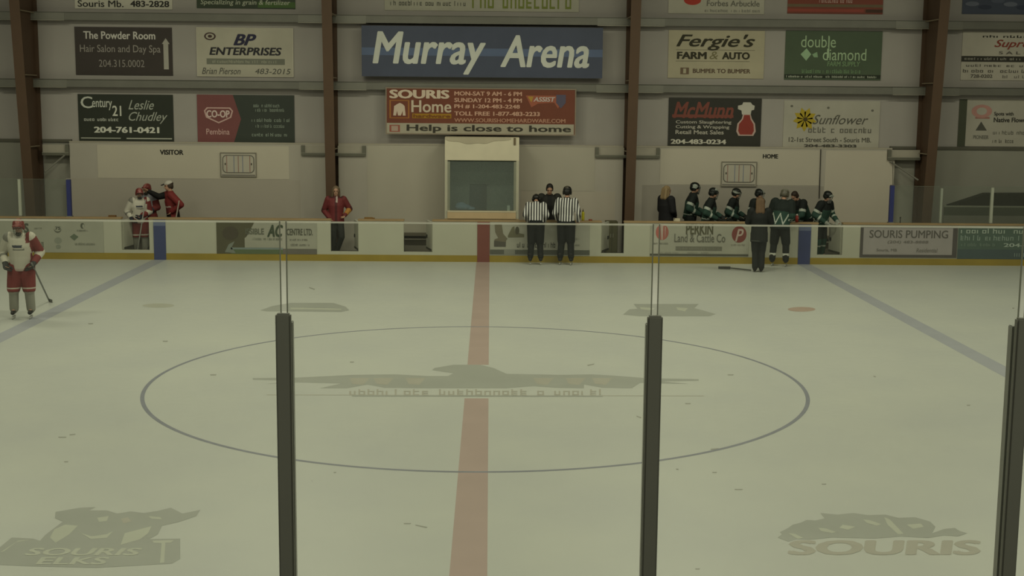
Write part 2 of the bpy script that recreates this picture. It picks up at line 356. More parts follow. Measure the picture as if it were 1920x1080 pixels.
# columns
BROWN = M('#574434', .6, var=.08, scale=2)
ORD = ['first', 'second', 'third', 'fourth']
CLAB = ['brown steel column at the visitors end beside the pale blue-topped post', 'brown steel column behind the person with long hair in a red jacket',
        'brown steel column between the penalty box and the woman in the black coat', 'brown steel column at the home end right of the blue post']
CLAB[0] = 'brown steel column behind the lone skater with the red helmet'
for i, x in enumerate(colx):
    t = thing('steel_column', CLAB[i], 'column', (x, 15.9, 0), group='tapered steel columns'); t['kind'] = 'thing'
    y0, y1, fwid, th = 15.62 - 15.9, 14.72 - 15.9, .125, .02
    yr = YW - 15.9 - .005
    mb = MB(); mb.rings([[(-fwid, y0, 0), (fwid, y0, 0), (fwid, y0 + th, 0), (-fwid, y0 + th, 0)], [(-fwid, y1, 8.9), (fwid, y1, 8.9), (fwid, y1 + th, 8.9), (-fwid, y1 + th, 8.9)]]); mb.build('front_flange', t, BROWN)
    mb = MB(); mb.rings([[(-.008, y0 + th, 0), (.008, y0 + th, 0), (.008, yr - .02, 0), (-.008, yr - .02, 0)], [(-.008, y1 + th, 8.9), (.008, y1 + th, 8.9), (.008, yr - .02, 8.9), (-.008, yr - .02, 8.9)]]); mb.build('web', t, BROWN)
    box('rear_flange', (-.1, yr - .02, 0), (.1, yr, 8.9), BROWN, t)
    sgn = 1 if x < 0 else -1
    for z in (4.45, 6.02, 2.66):
        yy = y0 + (y1 - y0) * z / 8.9
        box('stiffener', (sgn * .008, yy + .03, z - .02), (sgn * .11, yr - .23, z), M('#8f826c', .5), t)
# girts
GALV = M('#74736a', .5, .25, var=.1, scale=1.5)
zs = [at(960, 163, 16.1).z, at(960, 38, 16.1).z]
xs = [-31] + colx + [31]
BAY = ['left of the first brown column', 'between the first and second brown columns', 'between the second and third brown columns',
       'between the third and fourth brown columns', 'right of the fourth brown column']
for r, z in enumerate(zs):
    for k in range(5):
        a = xs[k] + (.012 if k else 0); b = xs[k + 1] - (.012 if k < 4 else 0)
        t = thing('wall_girt', f'{["lower", "upper"][r]} grey steel wall girt {BAY[k]}', 'girt', ((a + b) / 2, 16.1, z), group='wall girts')
        h = (b - a) / 2
        box('flange', (-h, 0, -.10), (h, .006, .10), GALV, t)
        box('web', (-h, .006, .094), (h, YW - 16.1, .10), GALV, t)
        box('top_lip', (-h, -.03, .088), (h, 0, .10), GALV, t)
        box('lip', (-h, .006, -.10), (h, .05, -.094), GALV, t)
        for q, sg in ((0, 1), (1, -1)):
            if (k == 0 and q == 0) or (k == 4 and q == 1): continue
            c = -h if q == 0 else h
            x0, x1 = sorted((c, c + sg * .85))
            box('lap_splice', (x0, -.006, -.115), (x1, 0, .08), M('#7d7c72', .45, .25), t)
            box('splice_lip', (x0, -.04, -.118), (x1, 0, -.112), M('#b8b2a0', .45, .2), t)
# the girt cut-outs around the columns at the top of the lining
for i, (a, b, y0, y1) in enumerate(((80, 130, 271, 291), (565, 686, 273, 292), (1116, 1237, 277, 296), (1664, 1725, 281, 300))):
    A, B = at(a, 285, YL - .02), at(b, 285, YL - .02); zt = at((a + b) / 2, y0, YL).z; zb = at((a + b) / 2, y1, YL).z
    t = thing('girt_bracket', 'grey steel channel bracket around the ' + ORD[i] + ' brown column above the lining', 'bracket', ((A.x + B.x) / 2, YL - .02, zb), group='channel brackets')
    h = (B.x - A.x) / 2; dk = M('#6a695c', .5, .2)
    cxl = colx[i] - (A.x + B.x) / 2
    for a0, b0 in (((-h, h),) if i in (0, 3) else ((-h, cxl - .012), (cxl + .012, h))):
        box('rail', (a0, -.05, 0), (b0, .02, .07), dk, t); box('rail_edge', (a0, -.06, .06), (b0, -.05, .075), M('#8f8d7e'), t)
    if i < 3: box('end_plate', (h - .09, -.05, .07), (h, .02, zt - zb), dk, t)
    if i > 0: box('end_plate', (-h, -.05, .07), (-h + .09, .02, zt - zb), dk, t)
    for a0, b0 in (((-h, h),) if i in (0, 3) else ((-h, cxl - .115), (cxl + .115, h))): box('backing', (a0, .0, .07), (b0, .02, zt - zb), M('#a39d8e'), t)
for a, b, c, d, lb in ((124, 289, 84, 322, 'thin diagonal brace running down to the first brown column'), (1668, 302, 1722, 338, 'thin diagonal brace running down to the fourth brown column')):
    p, q = at(a, b, YL - .03), at(c, d, 15.75); mb = MB(); mb.tube(p, q, .022); tag(mb.build('diagonal_brace', None, M('#77756a')), lb, 'brace')
# ------------------------------------------------------------------ wall signs
YS = YW - .022
WH = '#c9c5b4'; INK = '#2a2924'
G = 'advertising signs on the wall'
s = Sign('white sign cut off by the picture top reading Souris Mb. 483-2828', 139, -72, 322, 17, YS, WH, group=G)
s.text('Souris Mb.', .03, .82, .5, .96, INK); s.text('483-2828', .57, .82, .97, .95, INK, .03); s.line(18, 1, .1, .2, .9, .45, INK); s.line(14, 2, .1, .5, .8, .7, INK); s.done()
s = Sign('dark green sign cut off by the picture top with pale writing about grain', 368, -74, 553, 16, YS, '#3c4634', group=G)
s.rect(.62, .86, 1, .98, '#4f6a38'); s.text('Specializing in grain & fertilizer', .04, .82, .95, .95, '#b9bda6', .01, .15); s.line(14, 3, .1, .2, .9, .5, '#b9bda6'); s.done()
s = Sign('long white sign cut off by the picture top with green slanted writing', 721, -72, 1086, 21, YS, '#aaa795', group=G)
s.line(22, 5, .03, .8, .42, .9, '#55544a', 5); s.text(scrawl(12, 6, 2), .45, .62, .97, .94, '#77803a'); s.rect(.0, .55, .4, .72, '#4a4636'); s.done()
s = Sign('white sign cut off by the picture top with a red mark and grey name', 1254, -64, 1434, 26, YS, '#b3af9e', group=G)
s.disc(.25, .72, .09, .1, '#b03a2c'); s.text('Forbes Arbuckle', .4, .72, .95, .84, '#6a685e', .01); s.line(20, 8, .38, .9, .96, .96, '#85837a', 2); s.done()
s = Sign('red and brown sign cut off by the picture top above the green sign', 1478, -64, 1657, 26, YS, '#7d3f2e', group=G)
s.rect(0, .8, 1, .86, '#6f6048'); s.rect(0, .9, .8, .96, '#9a4a3c'); s.rect(.82, .9, 1, .97, '#4d3426'); s.text(scrawl(14, 9, 3), .33, .66, .68, .77, '#c9a79c'); s.rect(0, 0, 1, .5, '#84462f'); s.done()
s = Sign('mottled blue sign cut off at the top right corner of the picture', 1806, -60, 1990, 27, YS, '#4c5262', group=G)
for i in range(7): s.disc(.1 + .13 * i, .78 + .08 * math.sin(i * 2.1), .07, .05, ['#6d7280', '#3d4354', '#5a6070'][i % 3])
s.done()
s = Sign('dark purplish sign reading The Powder Room with a white up arrow', 141, 51, 323, 141, YS, '#3e3732', group=G)
s.text('The Powder Room', .09, .09, .83, .25, '#d2cdc4', .025); s.text('Hair Salon and Day Spa', .05, .37, .88, .57, '#9d968e', .004); s.text('204.315.0002', .24, .68, .71, .83, '#948d86', .0)
s.poly([(.91, .87), (.91, .34), (.895, .34), (.935, .22), (.975, .34), (.96, .34), (.96, .87)], '#aba79c'); s.done()
s = Sign('white sign reading BP ENTERPRISES above a grey bar', 369, 52, 550, 144, YS, '#b4af9d', group=G)
s.text('BP', .38, .13, .62, .36, '#2d2c44', .04, .35); s.text('ENTERPRISES', .13, .40, .88, .56, '#2d2c30', .035, .2); s.rect(.10, .63, .91, .75, '#77786a'); s.line(26, 11, .16, .66, .84, .72, '#aaa996', 3)
s.text('Brian Pierson', .05, .82, .45, .95, '#55544c', 0, .3); s.text('483-2015', .6, .83, .97, .94, '#55544c', 0, .2)
s.disc(.14, .18, .06, .08, '#4a3834'); s.disc(.14, .18, .043, .055, '#b4af9d', 3); s.disc(.14, .18, .022, .03, '#4a3834', 4); s.frame('#d0cab8'); s.done()
s = Sign('wide blue sign with big white slanted words Murray Arena', 678, 50, 1130, 145, 16.045, '#4a5062', group=G, batten=.9)
s.rect(0, .43, 1, .58, '#5d6b88'); s.text('Murray', .045, .11, .515, .95, '#d0d2c8', .026, .2); s.text('Arena', .575, .16, .945, .80, '#d0d2c8', .026, .2); s.done()
s = Sign("cream sign reading Fergie's FARM & AUTO in black", 1253, 57, 1433, 147, YS, '#b0a88e', group=G)
s.text("Fergie's", .08, .08, .90, .42, '#33301f', .02, .35); s.rect(.08, .405, .9, .412, '#4a4636'); s.text('FARM', .09, .45, .40, .60, '#33301f', .05); s.text('&', .43, .44, .52, .60, '#77714f', .0, .2); s.text('AUTO', .56, .45, .85, .60, '#33301f', .05)
s.rect(.08, .64, .85, .647, '#4a4636'); s.text('BUMPER TO BUMPER', .26, .80, .86, .89, '#5e4c3c', .03); s.rect(.13, .78, .22, .92, '#6d5b48'); s.rect(.16, .80, .19, .90, '#b0a88e', 2); s.done()
s = Sign('green sign reading double diamond with a pale diamond mark', 1472, 58, 1653, 150, YS, '#4c5a44', group=G)
s.text('double', .16, .10, .52, .34, '#a9c09a', .0); s.text('diamond', .39, .36, .84, .60, '#a9c09a', .0); s.rect(.445, .12, .455, .55, '#a9c09a', 3, s.let)
s.poly([(.16, .48), (.22, .36), (.27, .48), (.22, .61)], '#9dbb95'); s.poly([(.28, .48), (.33, .43), (.34, .54), (.30, .54)], '#8dac86'); s.text('FARM SUPPLY', .44, .62, .78, .72, '#7d9a70', .02, .1); s.line(28, 13, .18, .78, .79, .86, '#7b9a70', 4)
s.rect(0, .89, 1, .97, '#2c3326'); s.line(40, 14, .02, .91, .97, .955, '#b7bda8', 5); s.done()
s = Sign('white sign with red script at the right picture edge, upper of two', 1803, 60, 1990, 151, YS, '#b9b3a4', group=G)
s.text(scrawl(11, 15, 1), .2, .07, .95, .12, INK); s.text('Supreme', .32, .16, .86, .36, '#8a4236', .02, .35); s.text('S A L O N', .37, .4, .8, .46, '#55514a'); s.rect(0, .5, 1, .62, '#3a3831'); s.line(24, 16, .03, .53, .9, .58, '#a9a598', 4)
s.line(18, 17, .05, .67, .95, .72, '#5a564e'); s.line(20, 18, .02, .77, .95, .84, '#5a564e'); s.text('728-0202', .1, .88, .32, .95, '#5a564e', .03); s.line(10, 19, .42, .89, .9, .95, '#77726a'); s.done()
s = Sign('dark green-black sign with white Century 21 lettering and phone number', 147, 177, 325, 265, YS, '#2f3329', group=G)
s.text('C', .03, .05, .155, .30, '#c6c8bc', .01); s.text('entury', .15, .12, .36, .34, '#c6c8bc', .015); s.text('21', .36, .24, .455, .46, '#d2d2c4', .02); s.line(12, 20, .06, .50, .43, .57, '#c6c8bc', 2)
s.text('Leslie', .53, .12, .80, .32, '#a9aca0', .005, .4); s.text('Chudley', .53, .37, .94, .62, '#a9aca0', .005, .4); s.text('204-761-0421', .16, .69, .85, .82, '#d2d2c4', .05); s.rect(.02, .925, .44, .945, '#b4b6a8'); s.rect(.5, .925, .98, .95, '#b4b6a8'); s.done()
s = Sign('sign with a red pointed left end and a CO-OP shield on it', 370, 178, 552, 269, YS, '#3a4038', group=G)
s.panel.prism([s.P(*p) for p in ((0, 0), (.37, 0), (.45, .5), (.37, 1), (0, 1))], -.003, 0, M('#7a4a48'))
s.poly([(.07, .33), (.10, .26), (.34, .26), (.37, .33), (.35, .47), (.22, .59), (.09, .47)], '#c9a79f', 3); s.poly([(.085, .335), (.11, .285), (.33, .285), (.355, .335), (.335, .455), (.22, .56), (.105, .455)], '#7a4a48', 4)
s.text('CO-OP', .095, .32, .335, .47, '#d8c2ba', .04, lay=5); s.text('Pembina', .09, .70, .33, .82, '#cfa9a2', .01, lay=5)
for i, (a, b, y) in enumerate(((.58, .85, .18), (.6, .9, .27), (.56, .97, .48), (.6, .9, .60), (.56, .94, .78))): s.line(14, 22 + i, a, y, b, y + .07, '#8f9a8c', 3)
s.done()
s = Sign('long red SOURIS Home hardware sign with a white Help is close to home strip', 723, 165, 1080, 253, 16.045, '#74402e', group=G, batten=.8)
s.frame('#8c7f6e', .03); HW = '#cfa48e'
s.text('SOURIS', .02, .05, .335, .235, '#d6c3ae', .05); s.rect(.02, .27, .125, .66, '#a06a34', 2); s.rect(.028, .29, .117, .64, '#74402e', 3); s.poly([(.04, .6), (.045, .40), (.06, .36), (.075, .33), (.09, .36), (.1, .4), (.105, .6), (.09, .6), (.09, .5), (.08, .6), (.065, .6), (.06, .5), (.055, .6)], '#d0bda8', 4)
s.text('Home', .135, .27, .345, .53, '#cdbca6', .02); s.rect(.14, .555, .345, .655, '#a37a22', 2); s.text('hardware', .145, .57, .34, .64, '#7d4a22', .03, lay=6)
for t, x1, y in (('MON-SAT 9 AM - 6 PM', .715, .075), ('SUNDAY 12 PM - 4 PM', .715, .215), ('PH # 1-204-483-2248', .705, .35), ('TOLL FREE 1-877-483-2233', .81, .50)): s.text(t, .36, y, x1, y + .09, HW, .04)
s.text('WWW.SOURISHOMEHARDWARE.COM', .36, .645, .945, .73, '#b98a72', .03)
s.poly([(.735, .15), (.93, .15), (.93, .25), (.905, .42), (.885, .3), (.8, .32), (.765, .4)], '#a05c46', 2); s.poly([(.895, .13), (.945, .13), (.945, .3), (.92, .42), (.895, .3)], '#5a5568', 3); s.text('ASSIST', .775, .18, .89, .28, '#c8b6b0', .04, .2, 6); s.poly([(.745, .17), (.775, .17), (.765, .3)], '#b08a3c', 3)
s.rect(.005, .76, .99, .985, '#aaa390', 2); s.text('Help is close to home', .11, .79, .975, .965, '#3c382e', .025, lay=6); s.rect(.02, .8, .075, .95, '#9a5a4c', 3); s.rect(.03, .82, .065, .93, '#b09a8a', 4); s.done()
s = Sign('black sign with red script and a red jug under a white chef hat', 1253, 184, 1427, 275, YS, '#33322b', group=G)
s.text('McMunn', .05, .08, .70, .42, '#7d463a', .03, .3); s.rect(.04, .34, .70, .40, '#7d463a', 2)
for t, y, x1 in (('Custom Slaughtering', .46, .68), ('Cutting & Wrapping', .56, .66), ('Retail Meat Sales', .66, .60)): s.text(t, .08, y, x1, y + .085, '#b8b3a6', .02)
s.text('204-483-0234', .03, .85, .63, .95, '#c6c2b4', .05)
s.poly([(.80, .33), (.885, .33), (.90, .42), (.935, .52), (.945, .68), (.92, .77), (.76, .77), (.735, .68), (.745, .52), (.79, .42)], '#bda49a', 3); s.poly([(.815, .34), (.875, .34), (.885, .43), (.918, .53), (.925, .67), (.905, .745), (.775, .745), (.755, .67), (.762, .53), (.803, .43)], '#8f3a30', 4)
s.poly([(.79, .33), (.785, .25), (.745, .22), (.745, .15), (.79, .13), (.80, .08), (.88, .08), (.90, .13), (.925, .15), (.92, .23), (.89, .25), (.885, .33)], '#c2bdb0', 4); s.done()
s = Sign('white sign with a yellow sunflower and thin script', 1469, 189, 1649, 277, YS, '#aca89a', group=G)
for i in range(9):
    a = i * .698 + .2; c = (.22 + .07 * math.cos(a), .40 + .14 * math.sin(a)); d = (-math.sin(a) * .035, math.cos(a) * .07)
    s.poly([(.22, .40), (c[0] + d[0], c[1] + d[1]), (.22 + .125 * math.cos(a), .40 + .26 * math.sin(a)), (c[0] - d[0], c[1] - d[1])], '#b09a2c', 3)
s.disc(.225, .40, .022, .045, '#4a3e1c', 5)
s.text('Sunflower', .30, .30, .88, .50, '#55534a', -.004, .4); s.text(scrawl(12, 33, 3), .26, .56, .93, .68, '#66645a'); s.text('12-1st Street South - Souris MB.', .06, .78, .92, .88, '#55534a', .01); s.text('204-483-3303', .22, .93, .77, .99, '#4c4a42', .05)
for a, b in ((.08, .12), (.46, .15), (.92, .2)): s.disc(a, b, .014, .024, '#6a685e')
s.done()
s = Sign('white sign with a dark green left edge at the right picture edge, lower of two', 1797, 187, 1990, 275, YS, '#b0ab9d', group=G)
s.rect(0, 0, .075, 1, '#4c5040'); s.disc(.22, .25, .10, .14, '#b98a80'); s.disc(.22, .25, .05, .08, '#b0ab9d', 3); s.rect(.16, .37, .30, .41, '#a3766c'); s.poly([(.17, .66), (.22, .47), (.28, .66)], '#55544c'); s.text('PIONEER', .15, .76, .3, .84, '#77756c', .03)
s.text('Spots with', .34, .26, .53, .36, '#3c3a34', .03); s.text('Native Flowers', .34, .38, .70, .48, '#3c3a34', .03); s.line(14, 35, .34, .66, .8, .74, '#6c6a60'); s.line(8, 36, .34, .84, .55, .92, '#55534a'); s.done()

# ------------------------------------------------------------------ rink boards
HB = 1.03
bd = thing('dasher_boards', 'long white rink boards with yellow kickplate and open gates along the far side', 'rink boards', (0, W, 0))
ops = [(228, 280), (620, 672), (757, 811), (1127, 1170), (1533, 1580)]
OX = [(at(a, 450, W).x, at(b, 450, W).x) for a, b in ops]
edges = [-15.5] + [e for o in OX for e in o] + [16]
WHB = M('#b8b7a6', .4, var=.04, scale=1.2)
for i in range(0, len(edges), 2):
    a, b = edges[i], edges[i + 1]
    box('panel', (a, 0, .16), (b, .10, HB - .045), WHB, bd)
    box('cap_rail', (a - .01, -.02, HB - .045), (b + .01, .16, HB), M('#96805e', .5, var=.1, scale=2), bd, .006)
for a, b in OX: box('gate_sill', (a, 0, .16), (b, .10, .235), WHB, bd)
box('kickplate', (-15.5, -.012, 0), (16, .10, .16), M('#988330', .45, var=.12, scale=1.5), bd)
def band(x0, x1, col, nm, top):
    a, b = at(x0, 450, W).x, at(x1, 450, W).x; box(nm, (a, -.018, 0), (b, .0, top), M(col, .45, var=.06), bd)
band(288.5, 311, '#3f4770', 'blue_stripe', .83); band(1497, 1520, '#3f4770', 'blue_stripe', .83); band(895, 918, '#7c4840', 'red_stripe', HB - .045)
for x0, x1 in ((288.5, 311), (1497, 1520)):
    a, b = at(x0, 450, W).x, at(x1, 450, W).x; box('stripe_head', (a, -.018, .83), (b, .0, HB - .05), M('#6a7390', .45), bd)
# open gate leaves
def leaf(px, side, ang, lb):
    x = at(px, 450, W).x; wd = .68
    t = thing('gate_door', lb, 'gate', (x, W + .11, .24), R(ang), group='open bench gates')
    s_ = 1 if side == 'L' else -1
    x0, x1 = sorted((0, s_ * wd))
    box('panel', (x0, 0, 0), (x1, .05, .71), WHB, t); box('frame', (x0, -.006, 0), (x1, 0, .05), M('#4a4a40'), t)
    xa, xb = sorted((s_ * .52, s_ * .6)); box('latch', (xa, -.02, .28), (xb, 0, .36), M('#26251f'), t)
GL = 'open white gate leaf at '
leaf(230, 'L', 82, GL + 'the doorway beside the visitors blue stripe'); leaf(671, 'R', -106 + 30, GL + 'the doorway with the red-jacketed person')
leaf(809, 'R', -76, GL + 'the empty doorway left of the red stripe'); leaf(1129, 'L', 70, GL + 'the doorway beside the third brown column'); leaf(1578, 'R', -80, GL + 'the home doorway right of the blue stripe')

# adverts on the boards
YB = W - .014; GA = 'adverts on the rink boards'
def ad(label, x0, y0, x1, y1, col): return Sign(label, x0, y0, x1, y1, YB, col, 'advert', 'board_advert', GA, .012, .4)
s = ad('pale grey board advert with small dark crests behind the lone skater', -40, 414, 194, 474, '#a5a596')
s.text('S', .365, .08, .405, .38, '#55584c', .05); s.line(5, 41, .45, .2, .51, .26, '#77786c', 1); s.disc(.635, .25, .03, .13, '#6c6d60', 2); s.disc(.635, .2, .032, .13, '#a5a596', 3); s.text('75', .615, .18, .66, .28, '#55564c', .05)
s.poly([(.73, .5), (.765, .4), (.80, .5), (.765, .62)], '#66705e', 2); s.disc(.835, .15, .016, .09, '#55584c'); s.disc(.842, .16, .008, .06, '#a5a596', 3); s.line(14, 42, .79, .26, .88, .33, '#6c6e62', 2)
s.disc(.635, .62, .03, .1, '#8f9284'); s.disc(.635, .82, .02, .07, '#8a8d80'); s.line(22, 43, .77, .68, .93, .76, '#7d7f72', 3); s.line(4, 44, .12, .7, .18, .8, '#4a4c42', 1); s.line(5, 45, .47, .6, .52, .84, '#6c6e62', 1); s.done()
s = ad('board advert with a dark picture at its left end and large letters AC', 406, 417, 594, 478, '#a3a294')
s.rect(0, 0, .28, 1, '#55523e'); s.panel.prism([s.P(*p) for p in ((.28, 0), (.38, 0), (.30, .45), (.28, .5))], -.002, 0, M('#55523e')); s.rect(.14, .8, .66, 1, '#5c6a4c', 2); s.rect(.14, .80, .66, .86, '#7d8a86', 3); s.rect(.66, .83, 1, 1, '#6a665e', 2)
s.disc(.14, .35, .08, .22, '#4c4638', 3); s.poly([(.08, .95), (.12, .7), (.18, .6), (.15, .8), (.19, .98)], '#7a8076', 3); s.text('ISSIBLE', .29, .19, .475, .38, '#66685a', .03); s.text('AC', .505, .07, .665, .46, '#3f4a38', .05, .25); s.text("CENTRE LTD.", .70, .19, .96, .4, '#5a5a4e', .03)
s.line(20, 51, .36, .48, .66, .56, '#6c6e60', 3); s.line(16, 52, .73, .5, .91, .57, '#6c6a60', 4); s.line(12, 53, .74, .66, .93, .74, '#6c6a60', 2); s.done()
s = ad('board advert with pictured boots between the red stripe and the referees', 919, 417, 1106, 479, '#a5a497')
s.rect(0, .83, 1, .98, '#5a5c54'); s.rect(.14, .82, .25, .97, '#85867c', 2); s.poly([(.045, .08), (.115, .06), (.13, .35), (.175, .5), (.16, .55), (.155, .73), (.04, .73), (.045, .52), (.08, .48), (.05, .3)], '#716a58', 3); s.poly([(.04, .56), (.157, .6), (.157, .74), (.04, .74)], '#55524a', 4)
s.poly([(.175, .42), (.22, .15), (.24, .12), (.25, .3), (.34, .36), (.34, .45), (.18, .46)], '#6d6a54', 3); s.disc(.27, .25, .02, .12, '#4f4c3c', 4); s.text(scrawl(14, 55, 2), .27, .6, .66, .76, '#3c3b33'); s.line(9, 56, .83, .45, .9, .52, '#85857a', 2); s.line(8, 57, .83, .65, .9, .7, '#85857a', 2); s.done()
s = ad('board advert reading PERKIN between two red round badges', 1219, 420, 1404, 481, '#a6a597')
s.disc(.12, .26, .065, .24, '#a5645a'); s.poly([(.10, .05), (.13, .05), (.125, .5), (.115, .5)], '#b9a79c', 4); s.poly([(.145, .1), (.155, .1), (.15, .45)], '#b9a79c', 4); s.disc(.90, .31, .075, .255, '#7d423c'); s.text('P', .86, .14, .945, .53, '#b9a59a', .02, .3, 6)
s.text('PERKIN', .36, .0, .635, .32, '#55533e', .03); s.text("Land & Cattle Co", .245, .30, .76, .56, '#66655a', .01); s.rect(.26, .69, .73, .82, '#77766a', 2); s.line(30, 58, .27, .72, .72, .79, '#8f8e80', 3); s.line(9, 59, .03, .57, .185, .63, '#6c6b60', 2); s.line(10, 60, .82, .59, .97, .66, '#8c877c', 2)
s.rect(0, .92, 1, .985, '#55554b'); s.line(14, 61, .08, .86, .3, .9, '#8c8b80', 3); s.line(10, 62, .38, .86, .6, .9, '#8c8b80', 2); s.done()
s = ad('pale lilac SOURIS PUMPING board advert with a dark border', 1613, 424, 1795, 483, '#55504e')
s.rect(.03, .06, .95, .91, '#a09a98', 2); s.text('SOURIS PUMPING', .09, .13, .90, .38, '#5f5b56', .015); s.text('(204) 483-8888', .28, .46, .70, .57, '#77726c', .015, .1); s.text('Souris, MB', .17, .72, .38, .82, '#77726c', .015); s.text('Residential', .58, .70, .80, .83, '#77726c', .005, .2); s.done()
s = ad('teal board advert with rows of pale writing at the right picture edge', 1796, 426, 2010, 487, '#54665c')
s.rect(0, .70, 1, 1, '#4a585a'); s.text(scrawl(16, 63, 3), .02, .05, .85, .2, '#a9b5a8'); s.text(scrawl(20, 64, 4), .02, .26, .85, .42, '#93a398'); s.text(scrawl(10, 65, 2), .03, .5, .33, .6, '#78897c'); s.text('204-483-2067', .4, .5, .95, .62, '#aab8ac', .03); s.line(6, 66, .5, .76, .62, .92, '#9aa8a0', 1); s.done()

# ------------------------------------------------------------------ benches behind the boards
WOOD = M('#5c5648', .7, var=.1)
for a, b, lb in ((-10.3, -4.6, 'dark plank bench of the visitors behind the boards'), (-3.0, -1.15, 'dark plank bench seen through the empty gate left of the red stripe'), (4.0, 9.9, 'dark plank bench of the home team behind the boards')):
    t = thing('team_bench', lb, 'bench', ((a + b) / 2, 15.75, 0), group='team benches'); h = (b - a) / 2
    box('seat', (-h, -.17, .44), (h, .17, .50), WOOD, t, .008); n = max(2, int(h))
    box('apron', (-h + .03, -.02, .36), (h - .03, .02, .44), WOOD, t)
    for i in range(n + 1):
        x = -h + .1 + (2 * h - .2) * i / n; box('leg', (x - .03, -.14, 0), (x + .03, .14, .44), M('#46443c'), t)
# dark cabinet inside the penalty gate
a, c = at(1136, 450, 15.5), at(1158, 450, 15.5)
t = thing('storage_cabinet', 'dark olive cabinet seen through the gate beside the third brown column', 'cabinet', ((a.x + c.x) / 2, 15.5, 0)); h = (c.x - a.x) / 2
box('carcass', (-h, 0, 0), (h, .4, .86), M('#4c4a34'), t, .004); box('door', (-h + .02, -.018, .06), (-.005, 0, .84), M('#56543c'), t); box('door', (.005, -.018, .06), (h - .02, 0, .84), M('#56543c'), t)
for q in (-.03, .03): box('handle', (q - .008, -.035, .45), (q + .008, -.018, .55), M('#8a8878'), t)
# timekeeper booth
YB0 = 15.3; bx0, bx1 = at(834, 330, YB0).x, at(973, 330, YB0).x
bc = (bx0 + bx1) / 2; bh = (bx1 - bx0) / 2
z_ = lambda y: at(904, y, YB0).z
CRM = M('#d4ccb2', .6, var=.05); PLY = M('#a89066', .6, var=.1)
t = thing('timekeeper_booth', 'cream timekeeper booth with a dark window behind the red stripe', 'booth', (bc, YB0, 0))
box('header', (-bh, 0, z_(301)), (bh, .05, z_(258)), CRM, t, .005)
box('roof', (-bh, .05, z_(262)), (bh, YL - YB0, z_(258)), CRM, t)
box('side_wall', (-bh, .05, 0), (-bh + .04, YL - YB0, z_(262)), M('#a8a390'), t); box('side_wall', (bh - .04, .05, 0), (bh, YL - YB0, z_(262)), M('#a8a390'), t)
box('front_wall', (-bh, 0, 0), (bh, .05, z_(410)), PLY, t)
box('post', (-bh, 0, z_(410)), (-bh + .07, .06, z_(301)), M('#b9b6a0'), t); box('post', (bh - .07, 0, z_(410)), (bh, .06, z_(301)), M('#b9b6a0'), t)
box('sill', (-bh + .07, -.03, z_(410)), (bh - .07, .09, z_(396)), M('#cdb48c', .6, var=.06), t); box('sill_edge', (-bh + .07, -.035, z_(398)), (bh - .07, -.0, z_(395)), M('#d4c8a8'), t)
box('mullion', (-bh + .07, .01, z_(396)), (-bh + .13, .04, z_(303)), M('#8c8e7c'), t); box('mullion', (bh - .13, .01, z_(396)), (bh - .07, .04, z_(303)), M('#8c8e7c'), t)
box('window_pane', (-bh + .12, .02, z_(396)), (bh - .12, .03, z_(303)), GLASS_BOOTH, t)
box('back_panel', (-bh + .04, YL - YB0 - .03, 0), (bh - .04, YL - YB0 - .005, z_(262)), M('#8a9082'), t)
box('back_door', (-.32, YL - YB0 - .06, 0), (.12, YL - YB0 - .03, z_(348)), M('#50534a'), t)
box('counter', (-bh + .04, .05, z_(402)), (bh - .04, .4, z_(397)), M('#6e6a5c'), t)
mb = MB()                                     # wrinkled plastic sheet hung over the header
n = 24; top = []
for i in range(n + 1):
    u = i / n; x = -bh + .01 + u * (2 * bh - .22); top.append((x, z_(258) - .0, z_(262) - .10 * math.sin(math.pi * min(1, u * 1.15)) - .015 * math.sin(u * 23)))
for i in range(n):
    (x0, a0, b0), (x1, a1, b1) = top[i], top[i + 1]
    mb.add([(x0, -.012, b0), (x1, -.012, b1), (x1, -.004, a1), (x0, -.004, a0)], [(0, 1, 2, 3)], None)
mb.build('cover_sheet', t, M('#b3aa92', .35), normals=False)
box('cable_box', (bh - .14, -.03, z_(271)), (bh - .09, 0, z_(258)), M('#6a5c44'), t)
mb = MB(); c = at(868, 389, YB0 + .22); mb.ell((0, 0, .085), .21, .13, .09); mb.ell((-.05, .02, .13), .14, .1, .08); mb.ell((.2, -.02, .05), .12, .08, .05)
tag(mb.build('duffel_bag', None, M('#8a9db4', .7), (c.x, c.y - .0, z_(397) + .012), True), 'blue soft bag on the counter inside the booth window', 'bag')
c = at(963, 388, YB0 + .1); mb = MB(); mb.box((-.035, 0, 0), (.035, .02, .16)); tag(mb.build('white_carton', None, M('#dce2d8'), (c.x - .13, c.y - .02, z_(397))), 'small white carton at the right side inside the booth window', 'carton')

